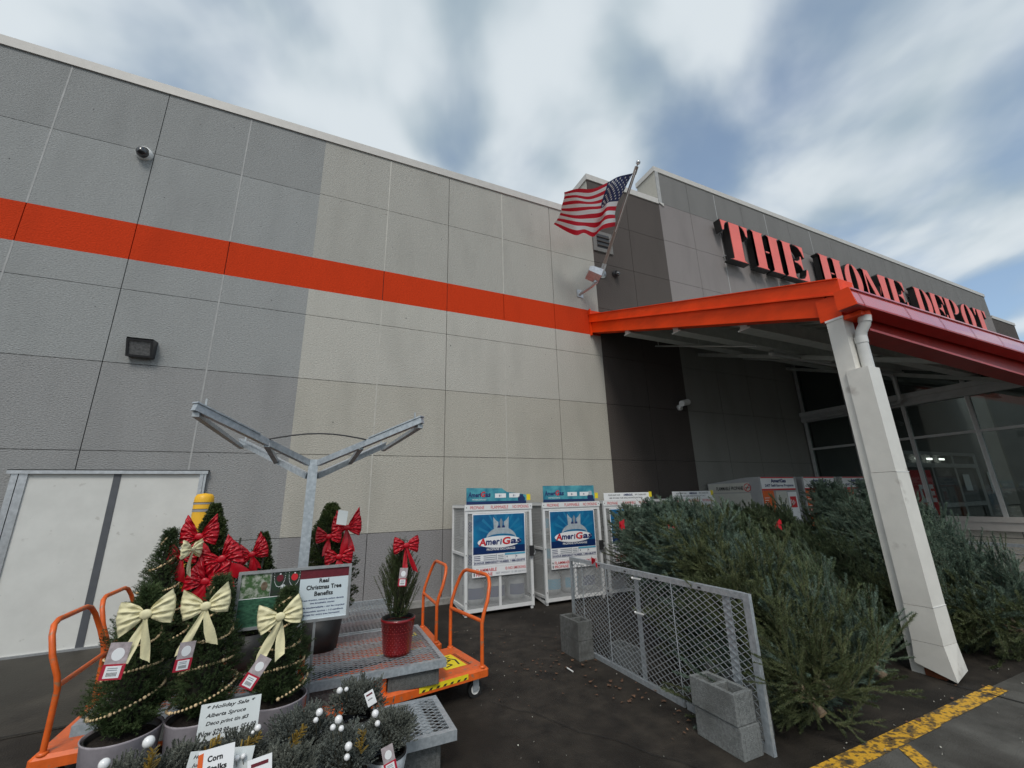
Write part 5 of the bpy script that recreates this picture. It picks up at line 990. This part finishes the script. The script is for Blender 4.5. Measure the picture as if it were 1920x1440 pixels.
# red-bowed boxwoods and the red pot
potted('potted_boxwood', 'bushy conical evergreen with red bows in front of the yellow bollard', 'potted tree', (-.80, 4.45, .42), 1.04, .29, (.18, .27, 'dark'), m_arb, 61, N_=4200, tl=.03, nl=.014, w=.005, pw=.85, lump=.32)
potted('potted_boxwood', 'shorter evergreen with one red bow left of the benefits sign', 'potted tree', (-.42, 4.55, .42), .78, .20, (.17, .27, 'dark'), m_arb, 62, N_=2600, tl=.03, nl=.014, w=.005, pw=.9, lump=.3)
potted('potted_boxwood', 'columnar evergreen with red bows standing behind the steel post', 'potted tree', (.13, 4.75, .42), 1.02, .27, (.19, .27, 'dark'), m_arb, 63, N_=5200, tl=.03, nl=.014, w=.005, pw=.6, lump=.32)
GR_ = 'red ribbon bows'
bow((-.72, 4.08, 1.18), .13, m_redr, 'lowest dark red bow between the cream bows', seed=14, tails=((.3, 1.6, .4), (-.3, 1.3, .35)), loops=2, tilt=.3, grp=GR_)
bow((-.82, 4.15, 1.50), .125, m_redr, 'crumpled red bow near the top of the bushy evergreen', seed=5, tails=((-.4, 1.2, .3), (.5, 1.0, .3)), loops=2, grp=GR_)
bow((-.90, 4.12, 1.36), .10, m_redr, 'red bow on the left flank of the bushy evergreen', seed=6, tails=((.1, 1.6, .3), (-.5, 1.2, .3)), loops=2, grp=GR_)
bow((-.64, 4.10, 1.33), .135, m_redr, 'large red bow with a wide ribbon across the bushy evergreen', seed=7, tails=((-1.4, .9, .35), (-.4, 1.7, .35), (.6, 1.3, .35)), tilt=-.5, loops=2, grp=GR_)
bow((-.46, 4.28, 1.33), .12, m_redr, 'red bow facing forward on the shorter evergreen', seed=8, tails=((-.25, 1.55, .28), (.15, .9, .2)), tilt=-.3, loops=2, grp=GR_)
bow((.27, 4.42, 1.50), .13, m_redr, 'bright red bow high on the columnar evergreen behind the post', seed=9, tails=((-.1, 1.6, .25), (.45, 1.5, .22)), loops=2, grp=GR_)
bow((.12, 4.40, 1.43), .11, m_redr, 'smaller dark red bow left on the columnar evergreen', seed=10, tails=((-.1, 1.3, .3),), grp=GR_)
bow((.22, 4.40, 1.25), .12, m_redr, 'lowest dark red bow on the columnar evergreen', seed=11, tails=((.1, 1.4, .4), (.5, 1.2, .3)), grp=GR_)
for k, (x, y, z0_, z1_) in enumerate(((-.84, 4.2, .9, 1.48), (-.58, 4.2, .9, 1.47), (-.40, 4.3, .9, 1.43))):
    g = MB(); g.tube([(x, y, z0_), (x + .03, y, z1_)], .008, mat('green stake', (.06, .07, .05), .6), n=6); tag(g.build('plant_stake'), ('thin stake left in the bushy evergreen', 'thin stake right of the bushy evergreen', 'thin stake behind the bow of the shorter evergreen')[k], 'plant stake')
upright('upright dwarf spruce in a red pot on the right mesh bench', (.76, 4.27, .42), .66, .21, (.148, .29, 'red'), m_spr, 71)
bow((.775, 4.12, 1.335), .115, m_redr, 'red bow on top of the spruce in the red pot', seed=12, tails=((-.05, 2.3, .20), (.85, 1.9, .17)), grp=GR_)
# price tags
def ptag(c, w, h, rz, lab, tilt=0.):
    t = thing('price_tag', lab, 'price tag', c, group='red bordered price tags'); Q = Matrix.Rotation(rz, 3, 'Z'); ux = Q @ Vector((math.cos(tilt), 0, math.sin(tilt))); uz = Q @ Vector((-math.sin(tilt), 0, math.cos(tilt))); c = Vector(c); nn = ux.cross(uz)
    g = MB(); g.prism([(-w / 2, 0), (w / 2, 0), (w / 2, h), (-w / 2, h)], c, ux, uz, 0, .002, m_taggrey); g.prism([(-w / 2 - .002, 0), (w / 2 + .002, 0), (w / 2 + .002, h * .42), (-w / 2 - .002, h * .42)], c, ux, uz, -.0005, .0030, m_tagred); g.build('card', t)
    g = MB(); g.prism([(-w * .36, h * .05), (w * .36, h * .05), (w * .36, h * .37), (-w * .36, h * .37)], c, ux, uz, .003, .004, m_lwhite); g.prism([(w * .3 * math.cos(a), h * .68 + w * .34 * math.sin(a)) for a in [6.283 * k / 18 for k in range(18)]], c, ux, uz, .002, .003, m_lwhite)
    for k in range(9): g.prism([(-w * .24 + k * w * .055, h * .10), (-w * .24 + k * w * .055 + w * .025, h * .10), (-w * .24 + k * w * .055 + w * .025, h * .20), (-w * .24 + k * w * .055, h * .20)], c, ux, uz, .004, .0045, m_ink)
    for k in range(2): g.prism([(-w * .26, h * (.25 + .05 * k)), (w * .2, h * (.25 + .05 * k)), (w * .2, h * (.27 + .05 * k)), (-w * .26, h * (.27 + .05 * k))], c, ux, uz, .004, .0045, m_prgrey)
    g.build('printed_label', t)
ptag((-.895, 3.10, .875), .088, .17, .1, 'price tag hanging left under the leftmost cream bow', -.12)
ptag((-.60, 3.12, .86), .075, .14, .5, 'price tag half hidden between the two left front spruces', -.1)
ptag((-.285, 3.13, .72), .072, .17, 0, 'tilted price tag left of the spruce by the sign', -.55)
ptag((.745, 4.07, 1.0), .07, .15, 0, 'price tag under the red bow of the potted spruce', -.08)
ptag((.475, 2.66, .36), .06, .13, 0, 'small price tag on the front junipers at the right', .25)
g = MB(); g.prism([(0, 0), (.085, -.015), (.095, .11), (.01, .125)], (.17, 4.28, 1.54), AX, AZ, 0, .002, m_paper); tag(g.build('paper_label'), 'white paper label on the columnar evergreen beside the red bow', 'label')
# benefits sign
t = thing('framed_sign', 'aluminium framed sign headed Real Christmas Tree Benefits', 'sign', (-.08, 3.56, .25)); sx0, sx1, sz0, sz1, sy = -.44, .272, .93, 1.29, 3.52
g = MB(); fw = .018
for a, b in (((sx0, sy - .012, sz0), (sx1, sy + .012, sz0 + fw)), ((sx0, sy - .012, sz1 - fw), (sx1, sy + .012, sz1)), ((sx0, sy - .012, sz0 + fw), (sx0 + fw, sy + .012, sz1 - fw)), ((sx1 - fw, sy - .012, sz0 + fw), (sx1, sy + .012, sz1 - fw))): g.box(a, b, m_alu)
g.build('frame', t)
g = MB(); xa, xb, za, zb_ = sx0 + fw, sx1 - fw, sz0 + fw, sz1 - fw; xm = xa + (xb - xa) * .53; xq = xa + (xb - xa) * .26; zm = za + (zb_ - za) * .52; y_ = sy - .002
def pl(g, x0, z0, x1, z1, mt, l=0.): g.add([(x0, y_ - l, z0), (x1, y_ - l, z0), (x1, y_ - l, z1), (x0, y_ - l, z1)], [(0, 1, 2, 3)], mt)
g.box((xa, sy, za), (xb, sy + .008, zb_), m_alu); pl(g, xa, za, xm, zm, m_pbot); pl(g, xa, zm + .004, xq, zb_, m_ptop); pl(g, xq + .004, zm + .004, xm, zb_, m_pmid); pl(g, xm, zb_ - .062, xb, zb_, m_signred); pl(g, xm, za, xb, zb_ - .062, m_signwh); pl(g, xa, zm, xm, zm + .004, m_lwhite, .0005); pn = g.build('panel', t)
g = MB(); PW = xb - xm
g.text('Real', (xm + PW * .39, y_, 1.178), AX, AZ, PW * .20, .028, m_ink, bold=.03); g.text('Christmas Tree', (xm + PW * .14, y_, 1.136), AX, AZ, PW * .72, .030, m_ink, bold=.03); g.text('Benefits', (xm + PW * .31, y_, 1.094), AX, AZ, PW * .38, .030, m_ink, bold=.03)
for k, (s_, a_, b_) in enumerate((('Trees growing, converts carbon dioxide', .06, .93), ('into breathable oxygen', .24, .74), ('Fully biodegradable - can be recycled', .05, .95), ('A renewable source - 1-3 seedlings', .06, .93), ('planted for every tree harvested', .10, .86))): g.text(s_, (xm + PW * a_, y_, 1.062 - k * .021 - (.006 if k > 1 else 0) - (.004 if k > 2 else 0)), AX, AZ, PW * (b_ - a_), .013, m_navy, bold=.02)
g.build('lettering', pn)
g = MB()
for cx_, mt in ((xq + .055, m_signred), (xq + .145, m_lred)):
    g.poly([(cx_ + .021 * math.cos(a), y_ - .001, 1.232 + .023 * math.sin(a)) for a in [6.283 * k / 20 for k in range(20)]], mt); pl(g, cx_ - .005, 1.253, cx_ + .005, 1.262, m_lwhite, .001)
    for k in range(26): a = math.pi * k / 25; px_, pz_ = cx_ - .002 + .034 * math.cos(a), 1.262 - .085 * math.sin(a) ** .8; pl(g, px_ - .0018, pz_ - .0018, px_ + .0018, pz_ + .0018, m_lwhite, .0015)
g.poly([(xq + .08 + .017 * math.cos(a), y_ - .0012, 1.172 + .017 * math.sin(a)) for a in [6.283 * k / 18 for k in range(18)]], m_paper)
g.poly([(xa + .14 + .02 * math.cos(a), y_ - .0012, 1.19 + .028 * math.sin(a)) for a in [6.283 * k / 12 for k in range(12)]], m_wood); g.build('printed_picture', pn)
g = MB(); g.box((.045, sy + .0, .25), (.062, sy + .017, .93), m_alu); g.build('stand_pole', t)
# junipers
JG = 'junipers in star print buckets'
JUN = [((.36, 3.36, .25), .145, 'juniper at the back of the group with a small white card'), ((.50, 2.98, .13), .14, 'juniper at the right end above the star print bucket'), ((.25, 2.80, .13), .15, 'juniper front centre, largest blue grey clump'),
       ((.03, 3.02, .20), .15, 'juniper left of the centre clump, above a tilted star bucket'), ((-.27, 2.84, .20), .14, 'brownish juniper just right of the handwritten card'), ((-.05, 2.60, .16), .14, 'juniper at the bottom edge beside the small white card'), ((-.62, 2.62, .28), .15, 'juniper at the bottom left below the grey pot'), ((-.45, 2.72, .22), .14, 'juniper peeping out left of the paper cards')]
JZ = [.44, .41, .44, .49, .51, .50, .58, .55]
for i, ((x, y, z), r_, lab) in enumerate(JUN):
    potted('potted_juniper', lab, 'potted shrub', (x, y, z), 0, r_, (.115, max(.11, JZ[i] - z - .11), 'star'), m_jun, 80 + i, N_=1500, grp=JG)
def balls(pts, lab):
    t = thing('ornament_pick', lab, 'ornament', pts[0][:3], group='picks of white baubles')
    for x, y, z, r_ in pts: r_ *= .82; g = MB(); g.ball((x, y, z), r_, m_ball, n=16); g.tube([(x, y, z - r_), (x + .01, y + .02, z - r_ - .06)], .0015, m_twig, n=4); g.build('bauble', t)
balls([(.23, 3.22, .585, .023), (.27, 3.22, .585, .016)], 'pair of white baubles on the back juniper')
balls([(.40, 2.83, .575, .024), (.415, 2.83, .525, .019)], 'two white baubles on the right juniper')
balls([(.20, 2.72, .63, .024), (.175, 2.72, .60, .018), (.215, 2.70, .595, .017)], 'three white baubles between the centre junipers')
balls([(.25, 2.63, .54, .023), (.245, 2.62, .50, .018)], 'two white baubles low on the centre juniper')
balls([(.11, 2.88, .62, .023), (.095, 2.87, .59, .017)], 'two white baubles on the left clump')
balls([(-.17, 2.72, .67, .018), (-.19, 2.72, .655, .01)], 'single white bauble on the brownish juniper')
balls([(-.235, 2.62, .605, .015), (-.21, 2.62, .607, .014)], 'two small white baubles above the corn card')
balls([(-.69, 2.52, .735, .024), (-.70, 2.5, .70, .022), (-.66, 2.5, .705, .015)], 'cluster of white baubles at the bottom left')
balls([(-.565, 2.56, .765, .027)], 'single large white bauble beside the gold pick')
def goldpick(c, lab, d=(0, 0, 1)):
    g = MB(); rg = random.Random(c[0]); d = Vector(d).normalized(); c = Vector(c); sdv = d.cross(Vector((0, 1, 0))).normalized()
    for k in range(26):
        f = k / 26; a = rg.uniform(-1, 1); q = c + d * (.10 * f); l = .045 * (1 - .5 * f); e = q + (d * .6 + sdv * a + V3(0, rg.uniform(-.6, .3), 0)).normalized() * l; g.bar(q, e, .006, .002, m_gold)
    tag(g.build('gold_pick'), lab, 'ornament', 'gold glitter picks')
goldpick((.31, 2.62, .50), 'thin gold leaf pick standing in the centre juniper', (.0, 0, 1)); goldpick((-.02, 2.72, .55), 'gold glitter pick between the left and middle junipers', (.5, 0, .7)); goldpick((-.24, 2.68, .60), 'gold glitter pick under the handwritten card', (.8, 0, .5)); goldpick((-.40, 2.70, .60), 'gold glitter pick left of the cards', (.7, 0, .6)); goldpick((-.545, 2.55, .64), 'upright gold pick beside the bottom left juniper', (0.05, 0, 1)); goldpick((-.70, 2.50, .62), 'gold glitter spray at the bottom left corner of the plants', (.6, 0, .4))
# cards
def card(name, lab, cat, c, w, h, rz, tilt, lines, back=-.18, mt=None, hand=True, extra=None, stake=True):
    t = thing(name, lab, cat, c); Q = Matrix.Rotation(rz, 3, 'Z'); ux = Q @ Vector((math.cos(tilt), 0, math.sin(tilt))); uz = (Q @ Vector((-math.sin(tilt), -back, math.cos(tilt)))).normalized(); c = Vector(c)
    g = MB(); g.prism([(0, 0), (w, 0), (w, h), (0, h)], c, ux, uz, 0, .0018, mt or m_paper)
    nn = ux.cross(uz).normalized()
    if stake: g.bar(c + ux * w * .5 - nn * .004 - uz * .15, c + ux * w * .5 - nn * .004 + uz * h * .5, .006, .003, m_alu)
    g.build('card', t)
    g = MB()
    for s_, x, y, ww, hh in lines: g.text(s_, c + ux * (x * w) + uz * (y * h), ux, uz, ww * w, hh * h, m_ink, lift=.0026, bold=(.022 if hand else .04), shear=(.3 if hand else 0))
    if extra: extra(g, c, ux, uz, w, h)
    g.build('lettering', t)
card('handwritten_card', 'handwritten paper card beginning Holiday Sale, in front of the grey pots', 'card', (-.465, 3.0, .55), .275, .162, 0, .005,
     [('* Holiday Sale *', .10, .80, .80, .14), ('Alberta Spruce', .10, .58, .66, .14), ('Deco print tin #3', .12, .37, .70, .14), ('Now $29.98 was $54.98', .04, .10, .92, .18)])
card('handwritten_card', 'second handwritten paper card, mostly hidden behind the printed corn card', 'card', (-.435, 2.62, .545), .255, .12, 0, -.12, [('Holiday', .07, .74, .27, .15), ('Juniper', .07, .50, .26, .15), ('Deco', .07, .26, .2, .14)])
def cornx(g, c, ux, uz, w, h): g.prism([(.0, h * .35), (w * .14, h * .35), (w * .14, h * .93), (.0, h * .9)], c, ux, uz, .0025, .003, m_kred)
card('printed_card', 'small printed card reading Corn Stalks at the bottom edge', 'card', (-.372, 2.56, .555), .135, .125, 0, .07, [('Corn', .26, .62, .42, .18), ('Stalks', .26, .33, .55, .18)], hand=False, mt=m_lwhite, extra=cornx)
def redx(g, c, ux, uz, w, h): g.prism([(w * .15, h * .72), (w * .85, h * .72), (w * .85, h * .84), (w * .15, h * .84)], c, ux, uz, .0025, .003, m_signred)
card('plant_label', 'white plant label with a red bar at the bottom edge by the junipers', 'plant label', (-.17, 2.5, .52), .095, .11, 0, .12, [('JUNIPER', .3, .42, .4, .1)], hand=False, mt=m_lwhite, extra=redx)
card('plant_label', 'white plant label with a red bar on the back juniper', 'plant label', (.405, 3.18, .475), .055, .08, 0, .38, [('BLUE STAR', .2, .4, .5, .1)], hand=False, mt=m_lwhite, extra=redx)
# red ties in the fir pile and small debris
for k, (c, lab) in enumerate((((3.22, 4.12, 1.42), 'small red tie on the left of the fir pile'), ((3.62, 3.72, 1.35), 'small red tie in the middle of the fir pile'), ((5.15, 3.55, 1.35), 'red tie on the firs left of the column'), ((2.93, 4.25, 1.03), 'red tie hanging over the top rail of the mesh gate'), ((7.25, 3.7, 1.2), 'red tie on the firs right of the column'))):
    g = MB(); rg = random.Random(k); c = Vector(c)
    for j in range(4):
        a = Vector((rg.uniform(-1, 1), -.3, rg.uniform(-1, .6))).normalized(); P_ = [[c + a * (.07 * i / 4) + V3(0, 0, .012 * q * (1 + i * .3)) + V3(.01 * math.sin(i + j), 0, 0) for q in (-1, 1)] for i in range(5)]; g.grid(P_, m_redr)
    tag(g.build('ribbon_tie'), lab, 'ribbon tie', 'red ties on the firs')
g = MB(); g.tube([(2.52, 4.30, .012), (2.52, 4.18, .012)], .007, m_white, n=8); tag(g.build('paper_stub'), 'tiny white paper stub on the asphalt in front of the far cinder blocks', 'litter')
for o in bpy.data.objects:
    if o.parent is None and o.type in ('MESH', 'EMPTY') and not o.get('label') and not o.get('kind'): print('NO LABEL', o.name)
